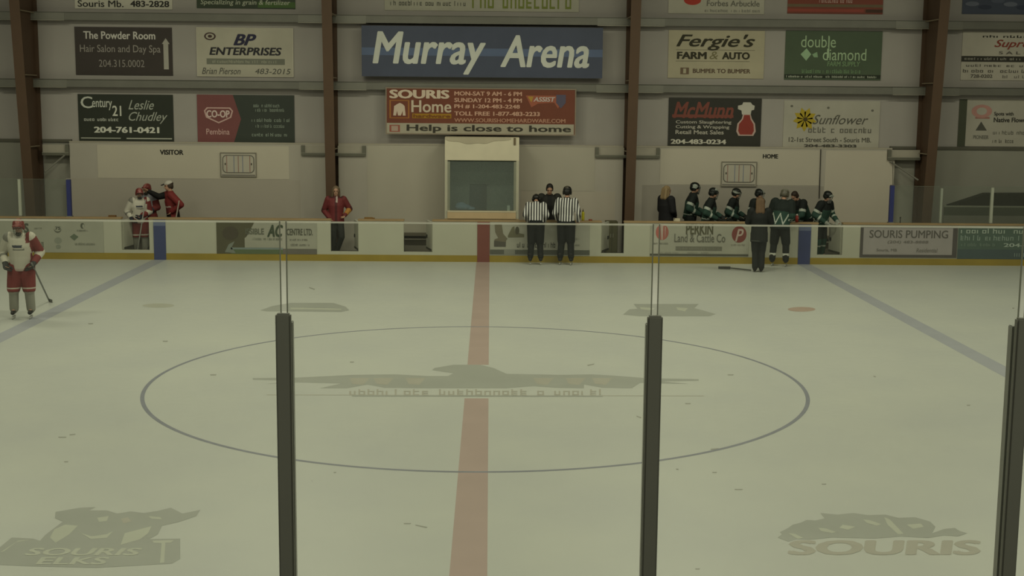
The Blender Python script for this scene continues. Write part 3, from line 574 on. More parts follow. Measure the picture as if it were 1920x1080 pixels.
# rink diagram boards
for x0, y0, x1, y1, lb in ((413, 286, 481, 332, 'white board with a rink outline on the visitors wall'), (1352, 303, 1419, 350, 'white board with a rink outline on the home wall')):
    s = Sign(lb, x0, y0, x1, y1, YL - .032, '#b4ae9e', 'whiteboard', 'rink_diagram', 'rink diagram boards', .02)
    s.frame('#7d796c', .022)
    def rr(a, b, c, d, q):
        p = []
        for cx, cy, st in ((c - q, b + q * 1.4, -90), (c - q, d - q * 1.4, 0), (a + q, d - q * 1.4, 90), (a + q, b + q * 1.4, 180)):
            for k in range(5): an = R(st + k * 22.5); p.append((cx + q * math.cos(an), cy + q * 1.4 * math.sin(an)))
        return p
    s.poly(rr(.06, .10, .94, .84, .12), '#66635a', 2); s.poly(rr(.085, .135, .915, .805, .1), '#b4ae9e', 3)
    for f, cc in ((.38, '#66708a'), (.5, '#8a5a52'), (.62, '#66708a'), (.18, '#8a5a52'), (.82, '#8a5a52')): s.rect(f - .008, .14, f + .008, .8, cc, 4, s.emb)
    for f in (.14, .86): s.disc(f, .47, .018, .05, '#4a483f', 5)
    s.rect(.04, .90, .96, .95, '#77736a', 2); s.done()
def cord(a, b, Y, r, lb, col='#3a3832'):
    mb = MB(); mb.tube(at(*a, Y), at(*b, Y), r); tag(mb.build('hanging_cord', None, M(col)), lb, 'cord')
cord((1539, 280), (1536, 372), YL - .03, .012, 'dark cord hanging down the home wall right of the HOME lettering')
cord((1674, 303), (1674, 349), W + .07, .007, 'thin cord running up from the blue post at the home end')

# ------------------------------------------------------------------ low glass and posts on the far boards
def far_post(px, y0, lb, col, r, pad):
    p = at(px, y0, W + .06); t = thing('pad_post' if pad else 'glass_post', lb, 'post', (p.x, W + .06, HB), group='posts on the far boards')
    mb = MB(); mb.box((-r, -r, 0), (r, r, p.z - HB)); mb.build('post', t, M(col, .5))
    box('foot', (-r * 1.4, -r * 1.4, 0), (r * 1.4, r * 1.4, .02), M('#77756a'), t)
    if pad: box('top_cap', (-r * .8, -r * .8, p.z - HB), (r * .8, r * .8, p.z - HB + .015), M('#55555a'), t)
    return p
pL = far_post(128.5, 337, 'blue padded post on the visitors end of the boards', '#2f3566', .048, True)
pR = far_post(1673, 348, 'blue padded post on the home end of the boards', '#2f3566', .048, True)
q1 = far_post(36, 336, 'slim white glass post above the lone skater', '#a5a898', .032, False)
q2 = far_post(1766, 353, 'slim white glass post right of the fourth brown column', '#8f9486', .026, False)
q3 = far_post(1861, 352, 'slim white glass post before the dark sloping block', '#a5a898', .032, False)
def far_pane(x0, x1, lb):
    t = thing('clear_shield', lb, 'glass pane', ((x0 + x1) / 2, W + .06, HB), group='low glass panes on the far boards'); h = (x1 - x0) / 2
    box('pane', (-h, -.005, 0), (h, .005, .90), GLASS_FAR, t); box('top_edge', (-h, -.005, .90), (h, .005, .905), M('#6f7668'), t)
far_pane(-13.0, q1.x - .034, 'low clear pane left of the slim white post by the skater'); far_pane(q1.x + .034, pL.x - .05, 'low clear pane between the visitors blue post and the slim white post')
far_pane(pR.x + .05, q2.x - .028, 'low clear pane between the home blue post and the next slim post'); far_pane(q2.x + .028, q3.x - .034, 'low clear pane between the two slim posts at the right'); far_pane(q3.x + .034, 15, 'low clear pane right of the rightmost slim post')
# things beyond the right end glass
a = at(1783, 386, 15.9); b = at(1852, 363, 15.9); z0 = at(1850, 386, 15.9).z
mb = MB(); mb.prism([(0, 0), (0, z0), (b.x - a.x, b.z), (4.5, b.z + .03), (4.5, 0)], 0, .4)
tag(mb.build('covered_ramp', None, M('#2f2e24', .9, var=.1), (a.x, 15.86, 0)), 'dark sloping-topped block behind the glass at the right end', 'block')
p = at(1770, 386, 15.2); t = thing('guard_rail', 'grey rail with a dark lower panel behind the glass at the right end', 'railing', (p.x, 15.2, 0))
box('top_rail', (0, -.02, p.z - .03), (4, .02, p.z + .01), M('#77786a', .5), t); box('panel', (0, -.01, p.z - .24), (4, .01, p.z - .03), M('#4a4c40'), t); box('lower_panel', (0, -.012, 0), (4, .012, p.z - .24), M('#6c6b60'), t)
for i in range(4): box('post', (.02 + i * 1.3, .01, 0), (.06 + i * 1.3, .05, p.z - .03), M('#55564c'), t)

# ------------------------------------------------------------------ small things on and behind the boards
def on_boards(px, mb, name, lb, cat, mt=None, dy=.07, smooth=True):
    p = at(px, 412, W + dy); return tag(mb.build(name, None, mt, (p.x, W + dy, HB), smooth), lb, cat)
p = at(1093, 412, W + .07); t = thing('water_bottle', 'yellow water bottle standing on the boards right of the referees', 'bottle', (p.x, W + .07, HB))
mb = MB(); mb.rings([[(r * math.cos(i * .5236), r * math.sin(i * .5236), z) for i in range(12)] for r, z in ((.03, 0), (.036, .01), (.038, .09), (.034, .12), (.037, .15), (.036, .19), (.022, .22))]); mb.build('bottle_body', t, M('#a8a02a', .4), smooth=True)
mb = MB(); mb.tube((0, 0, .22), (0, 0, .25), .022, r2=.016); mb.tube((0, 0, .25), (0, 0, .285), .008); mb.build('cap', t, M('#55522a'), smooth=True)
mb = MB(); mb.tube((0, 0, 0), (0, 0, .03), .045, n=16); on_boards(1107, mb, 'tape_roll', 'small red-brown roll on the boards right of the yellow bottle', 'roll', M('#8a4a32'), smooth=False)
mb = MB(); mb.box((-.09, -.04, 0), (.09, .04, .045)); on_boards(211, mb, 'wooden_block', 'brown block on the boards left of the visitors gate', 'block', M('#6b5030'), smooth=False)
mb = MB(); mb.box((-.1, -.04, 0), (.1, .04, .04)); mb.box((.1, -.03, 0), (.15, .03, .03)); on_boards(691, mb, 'wooden_block', 'brown block on the boards right of the red-jacketed person', 'block', M('#7a5c30'), smooth=False)
mb = MB(); mb.box((-.06, -.05, 0), (.06, .05, .07)); mb.box((-.09, -.03, 0), (-.06, .03, .04)); on_boards(1270, mb, 'white_box', 'small whitish box on the boards beside the black coat', 'box', M('#b3ab92'), smooth=False)
mb = MB(); mb.tube((0, 0, 0), (0, 0, .12), .012); mb.ell((0, 0, .13), .018, .018, .02); on_boards(1688, mb, 'gate_pin', 'short dark pin sticking up from the boards right of the home blue post', 'pin', M('#33302a'))
p = at(1494, 412, W + .07); t = thing('water_bottle', 'red and white bottle on the boards below the crouched green player', 'bottle', (p.x, W + .07, HB))
mb = MB(); mb.tube((0, 0, 0), (0, 0, .16), .038, n=12); mb.build('bottle_body', t, M('#8a2f26', .4), smooth=True); mb = MB(); mb.tube((0, 0, .16), (0, 0, .2), .03, n=12, r2=.018); mb.build('cap', t, M('#c2b8ae'), smooth=True)

# ------------------------------------------------------------------ near glass in front of the camera
YN = -W; PX = [-1.857, -.5564, .7426, 2.043, 3.34]
zt = at(905, 417, YN).z; ztop = 3.241
RUB = M('#72736a', .7, var=.04); ALU = M('#8f8f88', .4, .3, var=.04)
for k in (1, 2, 3):
    lbs = {1: 'dark grey glass stanchion left of the red centre line', 2: 'dark grey glass stanchion right of the red centre line', 3: 'dark grey glass stanchion at the right picture edge'}
    t = thing('glass_stanchion', lbs[k], 'stanchion', (PX[k], YN, 0), group='near glass stanchions')
    box('channel_cover', (-.0265, -.05, .9), (.0265, -.017, ztop), RUB, t, .006)
    box('post_body', (-.0265, -.007, 0), (.0265, .034, ztop - .035), ALU, t, .003)
    box('foot_plate', (-.06, -.07, 0), (.06, .055, .02), ALU, t)
for k in range(4):
    a, b = PX[k] + .009, PX[k + 1] - .009; h = (b - a) / 2
    t = thing('clear_rink_shield', ['clear near glass pane left of the left dark stanchion', 'clear near glass pane between the two middle dark stanchions', 'clear near glass pane right of the second dark stanchion', 'clear near glass pane beyond the rightmost dark stanchion'][k], 'glass pane', ((a + b) / 2, YN - .009, 0), group='near glass panes')
    box('pane', (-h + .004, -.006, 1.0), (h - .004, .0, zt - .006), GLASS, t)
    for x in (-h, h - .004): box('side_edge', (x, -.006, 1.0), (x + .004, .0, zt), M('#85887a', .4), t)
    box('top_edge', (-h + .004, -.006, zt - .006), (h - .004, .0, zt), glass_mat('polished_edge', (.9, .9, .86), .45, (.85, .85, .78), .0), t)
    box('bottom_rail', (-h, -.02, .96), (h, .012, 1.0), ALU, t)
t = thing('near_boards', 'white rink boards under the near glass', 'rink boards', (0, YN, 0)); box('panel', (-8, .07, 0), (8, .15, .96), WHB, t); box('cap_rail', (-8, .06, .96), (8, .17, .99), M('#a8895e'), t)

# ------------------------------------------------------------------ people
SKIN = M('#a8836c', .55, var=.03)
def voxel(mb, name, parent, mats, size, paint=None, smooth=4):
    o = mb.build('tmp', None, mats[0])
    md = o.modifiers.new('r', 'REMESH'); md.mode = 'VOXEL'; md.voxel_size = size; md.use_smooth_shade = True
    sm = o.modifiers.new('s', 'SMOOTH'); sm.factor = .5; sm.iterations = smooth
    dg = bpy.context.evaluated_depsgraph_get(); me = bpy.data.meshes.new_from_object(o.evaluated_get(dg))
    old = o.data; bpy.data.objects.remove(o); bpy.data.meshes.remove(old)
    me.materials.clear()
    for q in mats: me.materials.append(q)
    for p in me.polygons:
        p.use_smooth = True
        p.material_index = paint(p.center) if paint else 0
    me.name = name; n = bpy.data.objects.new(name, me); COL.objects.link(n); n.parent = parent
    return n
def add_hand(mb, wr, d, side, scale=1.0, curl=.7, up=None):
    """palm, four bent fingers of unequal length and a thumb leaving the side of the palm"""
    d = Vector(d).normalized(); n = Vector(up) if up else Vector((0, -1, 0))
    n = (n - d * n.dot(d)); n = n.normalized() if n.length > .05 else d.orthogonal().normalized()
    s = d.cross(n) * side                      # towards the thumb
    wr = Vector(wr); k = scale
    for o in (-.028, -.01, .01, .028): mb.cap(wr + s * o * .7 * k, wr + d * .085 * k + s * o * k, .016 * k, .014 * k)
    for i, (o, L) in enumerate(((.031, .072), (.011, .08), (-.01, .074), (-.03, .058))):
        b = wr + d * .085 * k + s * o * k; d1 = (d + n * .35 * curl).normalized(); d2 = (d + n * 1.3 * curl).normalized()
        m1 = b + d1 * L * .52 * k; mb.cap(b, m1, .0105 * k, .0098 * k); mb.cap(m1, m1 + d2 * L * .48 * k, .0098 * k, .0088 * k)
    t0 = wr + d * .03 * k + s * .034 * k; t1 = t0 + (d * .7 + s * .7 + n * .25).normalized() * .038 * k
    mb.cap(t0, t1, .013 * k, .0115 * k); mb.cap(t1, t1 + (d + s * .15 + n * .4).normalized() * .032 * k, .0115 * k, .0095 * k)

def person(label, x, y, deg, h=1.75, lean=0, side=0, nod=0, look=0, arms={}, legs={}, skates=False, top=None, pants=None, head=None, gloves=None, shoe='#1c1b18', skin=SKIN, z=0):
    """local frame: faces -y, one unit figure of 1.75 m; arms / legs override joints"""
    t = thing('person', label, 'person', (x, y, z), R(deg)); S = h / 1.75
    up = .075 if skates else .02
    piv = Vector((0, 0, .95)); RM = Matrix.Rotation(R(lean), 3, 'X') @ Matrix.Rotation(R(side), 3, 'Y')
    T = lambda p: piv + RM @ (Vector(p) - piv)
    J = dict(shL=(.185, 0, 1.43), shR=(-.185, 0, 1.43), elL=(.245, .03, 1.15), elR=(-.245, .03, 1.15), wrL=(.25, -.07, .92), wrR=(-.25, -.07, .92))
    J = {k: T(v) for k, v in J.items()}
    for k, v in arms.items(): J[k] = Vector(v)
    Lg = dict(hipL=(.09, 0, .90), hipR=(-.09, 0, .90), knL=(.105, -.03, .49), knR=(-.105, -.03, .49), anL=(.115, .03, .09), anR=(-.115, .03, .09))
    for k, v in legs.items(): Lg[k] = v
    J.update({k: Vector(v) for k, v in Lg.items()})
    HM = RM @ Matrix.Rotation(R(nod), 3, 'X') @ Matrix.Rotation(R(look), 3, 'Z')
    neck = T((0, .01, 1.49)); hc = neck + RM @ Vector((0, -.012 - .04 * math.sin(R(max(nod, 0))), .0)) + (RM @ Matrix.Rotation(R(nod * .6), 3, 'X')) @ Vector((0, -.005, .145))
    H = lambda p: hc + HM @ Vector(p)
    F = lambda v: Vector((v[0] * S, v[1] * S, v[2] * S + up))
    def ringset(mb, rows, tr=T, n=16):
        mb.rings([[F(tr((rx * math.cos(2 * math.pi * i / n), cy + ry * math.sin(2 * math.pi * i / n), zz))) for i in range(n)] for zz, rx, ry, cy in rows])
    def C(mb, a, b, ra, rb): mb.cap(F(a), F(b), ra * S, rb * S)
    def E_(mb, c, rx, ry, rz): mb.ell(F(H(c)), rx * S, ry * S, rz * S, HM)
    # body: one continuous skin
    mb = MB()
    ringset(mb, ((.86, .13, .09, 0), (.93, .155, .105, 0), (1.08, .13, .095, 0), (1.28, .16, .11, 0), (1.41, .165, .085, 0), (1.47, .08, .06, .005)))
    C(mb, T((0, .012, 1.44)), neck + (hc - neck) * .5, .058, .052)
    E_(mb, (0, .012, .03), .074, .094, .092); E_(mb, (0, -.03, -.045), .056, .062, .07); E_(mb, (0, -.062, -.088), .026, .024, .022)
    mb.cap(F(H((0, -.082, .018))), F(H((0, -.103, -.022))), .011 * S, .014 * S)
    E_(mb, (0, -.084, -.055), .024, .012, .011); E_(mb, (0, -.078, .035), .055, .012, .012)
    for s_ in (-1, 1): E_(mb, (s_ * .076, .012, -.005), .01, .02, .032)
    for s_, q in ((1, 'L'), (-1, 'R')):
        sh, el, wr = J['sh' + q], J['el' + q], J['wr' + q]
        C(mb, sh, el, .055, .042); C(mb, el, wr, .041, .028); d = wr - el
        add_hand(mb, F(wr), d, s_, S * (.98), .7, (-s_ * .6, -.8, 0))
        hp, kn, an = J['hip' + q], J['kn' + q], J['an' + q]
        C(mb, hp, kn, .083, .056); C(mb, kn, an, .054, .038); C(mb, an, an + Vector((0, -.15, -.045)), .04, .03)
    voxel(mb, 'body', t, [skin], .009 * S, None, 3)
    for s_ in (-1, 1):
        mb = MB(); E_(mb, (s_ * .031, -.082, .012), .012, .008, .008); mb.build('eye', t, M('#2a2420', .3), smooth=True)
    # torso garment
    if top:
        mb = MB(); pf = top.get('puff', .03); hem = top.get('hem', .84); sleeve = top.get('sleeve', 1.0)
        ringset(mb, ((hem, .175 + pf, .125 + pf, 0), (hem + .12, .17 + pf, .122 + pf, 0), (1.1, .155 + pf, .115 + pf, 0), (1.28, .175 + pf, .125 + pf, 0), (1.41, .175 + pf * .9, .10 + pf * .6, 0), (1.475, .10, .08, .005), (1.515, .075, .068, .008)))
        for q in 'LR':
            sh, el, wr = J['sh' + q], J['el' + q], J['wr' + q]
            C(mb, sh, el, .068 + pf * .8, .056 + pf * .6); C(mb, el, el.lerp(wr, .93 * sleeve), .056 + pf * .6, .044 + pf * .35)
        def paint(c, top=top):
            p = Vector((c.x / S, c.y / S, (c.z - up) / S)); q = piv + RM.transposed() @ (p - piv); best = (9, 'T', 0)
            for s_ in 'LR':
                for a, b, o in ((J['sh' + s_], J['el' + s_], 0), (J['el' + s_], J['wr' + s_], 1)):
                    u = max(0, min(1, (p - a).dot(b - a) / (b - a).length_squared)); dd = (p - (a + (b - a) * u)).length
                    if dd < best[0]: best = (dd, s_, o + u)
            part, u = (best[1], best[2]) if best[0] < .125 + pf * .3 and (abs(q.x) > .185 or best[0] < .085) else ('T', 0)
            return top['paint'](q, part, u)
        nm = top.get('name', 'jersey')
        voxel(mb, nm, t, top['mats'], .012 * S, paint if 'paint' in top else None)
    if pants:
        mb = MB(); pf = pants.get('puff', .015); bag = pants.get('bag', 0)
        mb.rings([[F((rx * math.cos(2 * math.pi * i / 16), ry * math.sin(2 * math.pi * i / 16), zz)) for i in range(16)] for zz, rx, ry in ((.84, .13 + pf, .105 + pf), (.92, .165 + pf, .12 + pf), (1.04, .15 + pf, .11 + pf))])
        for q in 'LR':
            hp, kn, an = J['hip' + q], J['kn' + q], J['an' + q]
            C(mb, hp, kn, .09 + pf + bag, .064 + pf + bag * .8); C(mb, kn, kn.lerp(an, pants.get('len', .97)), .06 + pf, .052 + pf)
        pp = pants.get('paint')
        voxel(mb, pants.get('name', 'trousers'), t, pants['mats'], .012 * S, (lambda c: pp((c.z - up) / S)) if pp else None)
    for s_, q in ((1, 'L'), (-1, 'R')):
        an = J['an' + q]; mb = MB()
        if skates:
            C(mb, an + Vector((0, .015, .09)), an, .058, .056); C(mb, an + Vector((0, .02, -.03)), an + Vector((0, -.15, -.045)), .05, .04)
            k = voxel(mb, 'skate', t, [M(shoe, .5)], .012 * S, None, 2)
            mb = MB(); a0 = F(an + Vector((0, .06, 0))); a1 = F(an + Vector((0, -.18, 0)))
            mb.box((a0.x - .012, a1.y, .022), (a0.x + .012, a0.y, .055)); mb.build('blade_holder', k, M('#a9a9a0', .5)).matrix_parent_inverse = Matrix.Identity(4)
            mb = MB(); mb.box((a0.x - .003, a1.y - .01, 0), (a0.x + .003, a0.y + .01, .024)); mb.build('blade', k, M('#8d8d8c', .3, .8))
        else:
            C(mb, an + Vector((0, .02, -.03)), an + Vector((0, -.06, -.04)), .05, .05); C(mb, an + Vector((0, -.06, -.055)), an + Vector((0, -.17, -.065)), .046, .04)
            voxel(mb, 'shoe', t, [M(shoe, .6)], .012 * S, None, 2)
    if gloves:
        for s_, q in ((1, 'L'), (-1, 'R')):
            el, wr = J['el' + q], J['wr' + q]; d = (wr - el).normalized(); mb = MB()
            C(mb, wr - d * .09, wr + d * .01, .066, .054); C(mb, wr, wr + d * .075, .052, .05)
            add_hand(mb, F(wr + d * .01), d, s_, S * 1.6, .9, (-s_ * .6, -.8, 0))
            g = [M(c) for c in gloves]
            voxel(mb, 'glove', t, g, .011 * S, (lambda c, a=F(wr), dd=d: 1 if (c - a).dot(dd) < -.03 else 0) if len(g) > 1 else None, 2)
    hd = head or {}
    if 'hair' in hd:
        mb = MB(); E_(mb, (0, .026, .048), .084, .098, .088)
        for s_ in (-1, 1): E_(mb, (s_ * .062, .03, .0), .026, .06, .06)
        E_(mb, (0, .065, -.01), .068, .05, .08)
        if hd.get('long'):
            L = hd['long']
            for s_ in (-.055, 0, .055): mb.cap(F(H((s_, .075, .03))), F(H((s_ * 1.15, .085, -.12)) + Vector((0, .01, -L * .45))), .052 * S, .048 * S); mb.cap(F(H((s_ * 1.15, .085, -.12)) + Vector((0, .01, -L * .45))), F(H((s_, .085, -.12)) + Vector((0, .0, -L))), .048 * S, .022 * S)
            for s_ in (-1, 1): mb.cap(F(H((s_ * .072, .02, .0))), F(H((s_ * .085, .03, -.13)) + Vector((0, 0, -L * .25))), .03 * S, .024 * S)
        voxel(mb, 'hair', t, [M(hd['hair'], .6, var=.12, scale=9)], .009 * S, None, 3)
    if 'cap' in hd:
        mb = MB(); E_(mb, (0, .016, .065), .087, .104, .072); mb.cap(F(H((-.04, -.09, .06))), F(H((-.03, -.16, .045))), .016 * S, .012 * S); mb.cap(F(H((.04, -.09, .06))), F(H((.03, -.16, .045))), .016 * S, .012 * S); mb.cap(F(H((0, -.09, .064))), F(H((0, -.17, .048))), .016 * S, .012 * S)
        cm = [M(c) for c in hd['cap']]
        voxel(mb, 'cap', t, cm, .008 * S, lambda c: 1 if (HM.transposed() @ ((c - F(hc)) / S)).y < -.09 else 0, 2)
    if 'helmet' in hd:
        mb = MB(); E_(mb, (0, .016, .05), .104, .128, .098); E_(mb, (0, .06, -.005), .092, .078, .085)
        for s_ in (-1, 1): E_(mb, (s_ * .088, .016, -.012), .022, .05, .06)
        mb.cap(F(H((-.07, -.098, .055))), F(H((.07, -.098, .055))), .022 * S, .022 * S)
        hm = [M(c, .35) for c in hd['helmet']]
        def hp_(c):
            q = HM.transposed() @ ((c - F(hc)) / S); return 1 if len(hm) > 1 and hd.get('mark', lambda q: q.z > .06 and abs(q.x) < .03)(q) else 0
        ho = voxel(mb, 'helmet', t, hm, .010 * S, hp_, 2)
        if hd.get('cage'):
            mb = MB(); n = 7
            P = lambda a, zz: F(H((.088 * math.sin(a), -.052 - .075 * math.cos(a), zz)))
            for i in range(n):
                a = R(-66 + 132 * i / (n - 1)); mb.tube(P(a, .045), P(a * .8, -.13), .0035 * S, n=5)
            for zz, q in ((.045, 1), (0, 1), (-.045, .95), (-.09, .9), (-.13, .8)):
                for i in range(8):
                    mb.tube(P(R(-66 + 132 * i / 8) * q, zz), P(R(-66 + 132 * (i + 1) / 8) * q, zz), .0035 * S, n=5)
            mb.build('face_cage', t, M(hd['cage'], .4, .4), normals=False)
            mb = MB(); E_(mb, (0, -.072, -.108), .06, .048, .034); voxel(mb, 'chin_cup', t, [M('#26251f')], .011 * S, None, 2)
        if hd.get('visor'):
            mb = MB(); rs = []
            for zz in (.04, -.035):
                rs.append([F(H(((.098) * math.sin(R(a)), -.03 - .085 * math.cos(R(a)), zz))) for a in range(-70, 71, 20)])
            nn = len(rs[0]); vs = rs[0] + rs[1]; mb.add(vs, [(i, i + 1, nn + i + 1, nn + i) for i in range(nn - 1)], None)
            mb.build('visor', t, GLASS_BOOTH, normals=False)
    t_world = lambda v: Matrix.Translation(t.location) @ Matrix.Rotation(R(deg), 4, 'Z') @ F(v)
    return t, {k: t_world(v) for k, v in J.items()}
def stick(label, top, heel, toe, col='#8a8a7e', bcol='#6a6a60'):
    t = thing('hockey_stick', label, 'hockey stick', tuple(heel)); o = Vector(heel)
    mb = MB(); mb.tube(Vector(top) - o, Vector((0, 0, 0)), .016, n=6); mb.build('shaft', t, M(col, .5))
    mb = MB(); d = Vector(toe) - o; n = d.cross(Vector((0, 0, 1))).normalized() * .006
    mb.rings([[(n + Vector((0, 0, -.03)))[:], (-n + Vector((0, 0, -.03)))[:], (-n + Vector((0, 0, .035)))[:], (n + Vector((0, 0, .035)))[:]],
              [(d + n + Vector((0, 0, -.03)))[:], (d - n + Vector((0, 0, -.03)))[:], (d - n + Vector((0, 0, .03)))[:], (d + n + Vector((0, 0, .03)))[:]]]); mb.build('blade', t, M(bcol, .6))
    return t

WHJ, REDJ, DKG, BLK, GRN = M('#b9b5a6', .8), M('#6f3230', .8), M('#3a3d45', .8), M('#191917', .8), M('#2a4238', .8)
PALE = M('#a9b0a4', .8); NAVY = M('#34385a', .8)
def white_jersey(red):                        # white shirt with dark hem cuffs and a red shoulder
    def f(q, part, u):
        if part == 'T':
            if q.z < .885: return 4
            if abs(q.z - 1.295) < .022 and q.y < 0 and -.11 < q.x < .06: return 2
            if abs(q.z - 1.235) < .014 and q.y < 0 and -.10 < q.x < .10: return 3
            if q.z > 1.35 and abs(q.x) > .12: return 1 if (q.x > 0) == (red > 0) else 0
            return 0
        if (part == 'L') == (red > 0): return 1 if .05 < u < .95 else (0 if u < 1.45 else 1)
        return 3 if 1.3 < u < 1.5 else (0 if u > .12 else 3)
    return dict(mats=[WHJ, REDJ, DKG, M('#77766c'), M('#a99a90')], paint=f, puff=.05, hem=.83)
def socks_red(z): return 0 if z > .52 else (1 if z > .49 else (2 if z > .46 else (0 if z > .435 else 3)))
REDP = dict(name='hockey_pants', mats=[M('#702f2d', .8), M('#b5aea0'), M('#7d3330'), M('#8d8c80', .8)], paint=socks_red, puff=.03, bag=.035)
def pline(px, py, Y): return at(px, py, Y)

# skater alone on the ice
g = gnd(38, 597)
_, J = person('skater alone on the ice in a white jersey, red pants and red helmet', g.x + .06, g.y, 8, 1.70, lean=6, nod=14,
    arms=dict(elL=(.33, .07, 1.14), wrL=(.25, -.14, .97), elR=(-.33, .07, 1.14), wrR=(-.25, -.14, .97)), legs=dict(knL=(.13, -.06, .49), anL=(.135, .03, .09), knR=(-.14, -.06, .49), anR=(-.165, .03, .09)),
    skates=True, top=white_jersey(1), pants=REDP, head=dict(helmet=['#6e302c', '#8c5650'], cage='#5a5a52'), gloves=['#2a2b2a', '#4a4d58'])
hl = gnd(92, 566); wr = J['wrL']
stick('hockey stick held low by the lone skater on the ice', wr + (wr - Vector((hl.x, hl.y, .03))) * .12 + Vector((.0, -.03, -.09)), (hl.x, hl.y, .03), (hl.x + .10, hl.y - .12, .03), '#6f716c', '#6a6b64')
# visitors bench
p = at(261, 380, 14.6)
_, J = person('white-jerseyed player with red helmet standing in the visitors gate', p.x, 14.6, 22, 1.60, lean=6, nod=8, arms=dict(elR=(-.33, .02, 1.14), wrR=(-.25, -.16, .98), elL=(.27, -.02, 1.12), wrL=(.02, -.26, 1.02)),
    skates=True, top=white_jersey(1), pants=REDP, head=dict(helmet=['#6e302c', '#8c5650'], cage='#4a4a44'), gloves=['#22242c', '#3a3f58'])
stick('hockey stick slanting across the player in the visitors gate', J['wrL'] + Vector((.12, -.05, .42)), (J['wrL'].x - .12, J['wrL'].y - .1, .06), (J['wrL'].x - .30, J['wrL'].y - .14, .06), '#9a9a92', '#3a3a36')
p = at(279, 380, 15.3)
person('white-jerseyed player with red helmet standing close behind the gate player', p.x, 15.3, -20, 1.66, lean=4, nod=6, arms=dict(elL=(.26, .02, 1.14), wrL=(.12, -.2, 1.05)), skates=True,
    top=dict(mats=[M('#8d8d92', .8), REDJ, DKG], puff=.045, paint=lambda q, part, u: 1 if part == 'L' and .3 < u < 1.5 else (2 if part != 'T' and u > 1.2 else (2 if part == 'T' and q.z < 1.1 else 0))), pants=REDP,  # white jersey greyed: its shade is put into the base colour
    head=dict(helmet=['#6a302c', '#8c5650'], cage='#4a4a44'), gloves=['#26272c', '#3a3f50'])
p = at(324, 380, 14.95)
_, J = person('coach in red jacket and white-fronted cap reaching an arm out to a player', p.x, 14.95, -72, 1.83, lean=6, nod=4, arms=dict(elR=(-.22, -.30, 1.36), wrR=(-.16, -.55, 1.50), elL=(.34, .16, 1.20), wrL=(.20, -.04, 1.02)),
    top=dict(name='jacket', mats=[M('#722826', .7), BLK, M('#a3958c'), M('#582422', .7)], puff=.035, hem=.80, paint=lambda q, part, u: (2 if abs(q.z - 1.15) < .018 and q.y < .05 else (1 if q.z < 1.0 and q.x > -.02 else (3 if q.z < 1.12 else 0))) if part == 'T' else (1 if part == 'R' and u > .35 else 0)),
    pants=dict(mats=[M('#24231f', .8)]), head=dict(hair='#3a2f26', cap=['#b5b0a4', '#2a2826']))
stick('thin hockey stick leaning in front of the coach in the red jacket', at(336, 376, 14.55), (at(316, 420, 14.6).x, 14.62, .05), (at(310, 420, 14.6).x, 14.62, .05), '#a8a294', '#3a3a36')
# person with long hair in the second gate
p = at(630, 380, 14.7)
_, J = person('person with long hair in a red jacket and dark trousers at the second gate', p.x, 14.7, 6, 1.74, nod=8, arms=dict(elR=(-.30, .08, 1.14), wrR=(-.17, -.1, .97), elL=(.34, .06, 1.18), wrL=(.21, -.14, 1.03)),
    legs=dict(knL=(.14, -.1, .49), anL=(.0, .1, .09), knR=(-.06, -.02, .49), anR=(-.09, .02, .09)),
    top=dict(name='jacket', mats=[M('#6a2c2c', .7), M('#4c2424', .7), M('#a8783a'), M('#a89a90')], puff=.03, hem=.86, paint=lambda q, part, u: (3 if q.z > 1.36 and abs(q.x - .02) < .02 and q.y < 0 else (1 if abs(q.x) < .03 or q.z > 1.46 else 0)) if part == 'T' else (2 if part == 'L' and 1.15 < u < 1.8 else (1 if .8 < u < 1.1 else 0))),
    pants=dict(mats=[M('#2b2c29', .8)], puff=.012), head=dict(hair='#6a5a46', long=.16))
# scorer and referees
p = at(1030, 400, 14.6)
person('dark-haired person in black jacket behind the boards facing the referees', p.x, 14.75, 0, 1.86, lean=10, nod=16, top=dict(name='jacket', mats=[M('#24241f', .8), M('#191917', .8)], puff=.045, hem=.8, paint=lambda q, part, u: 1 if abs(q.x) < .05 and part == 'T' else 0), pants=dict(mats=[BLK]), head=dict(hair='#1e1a16'))
TR = dict(mats=[M('#171a1a', .8)], puff=.025, bag=.02, len=.9)
p = gnd(1003, 493)
person('referee in striped shirt leaning forward with head bowed at the boards', p.x, 13.38, 178, 1.70, lean=22, nod=60, arms=dict(elL=(.27, -.04, 1.16), wrL=(.21, -.25, .99), elR=(-.27, -.04, 1.16), wrR=(-.21, -.25, .99)), legs=dict(anL=(.13, .02, .09), anR=(-.13, .02, .09)), skates=True,
    top=dict(name='striped_shirt', mats=[STRIPES, BLK], puff=.02, hem=.97, paint=lambda q, part, u: 1 if (part == 'T' and q.z > 1.5) else 0), pants=TR, head=dict(helmet=['#1a1a18']))
p = gnd(1055, 493)
person('referee in striped shirt and black helmet standing upright at the boards', p.x + .05, 13.38, 168, 1.80, lean=6, nod=12, arms=dict(elL=(.27, .0, 1.14), wrL=(.24, -.2, .97), elR=(-.29, .02, 1.14), wrR=(-.26, -.12, .95)), legs=dict(anL=(.13, .02, .09), anR=(-.13, .02, .09)), skates=True,
    top=dict(name='striped_shirt', mats=[STRIPES, BLK], puff=.02, hem=.94, paint=lambda q, part, u: 1 if (part == 'T' and q.z > 1.5) else 0), pants=TR, head=dict(helmet=['#1c1c19', '#4a463c'], hair='#1e1a16', mark=lambda q: q.z > .07 and q.y > .05 and abs(q.x) < .04))
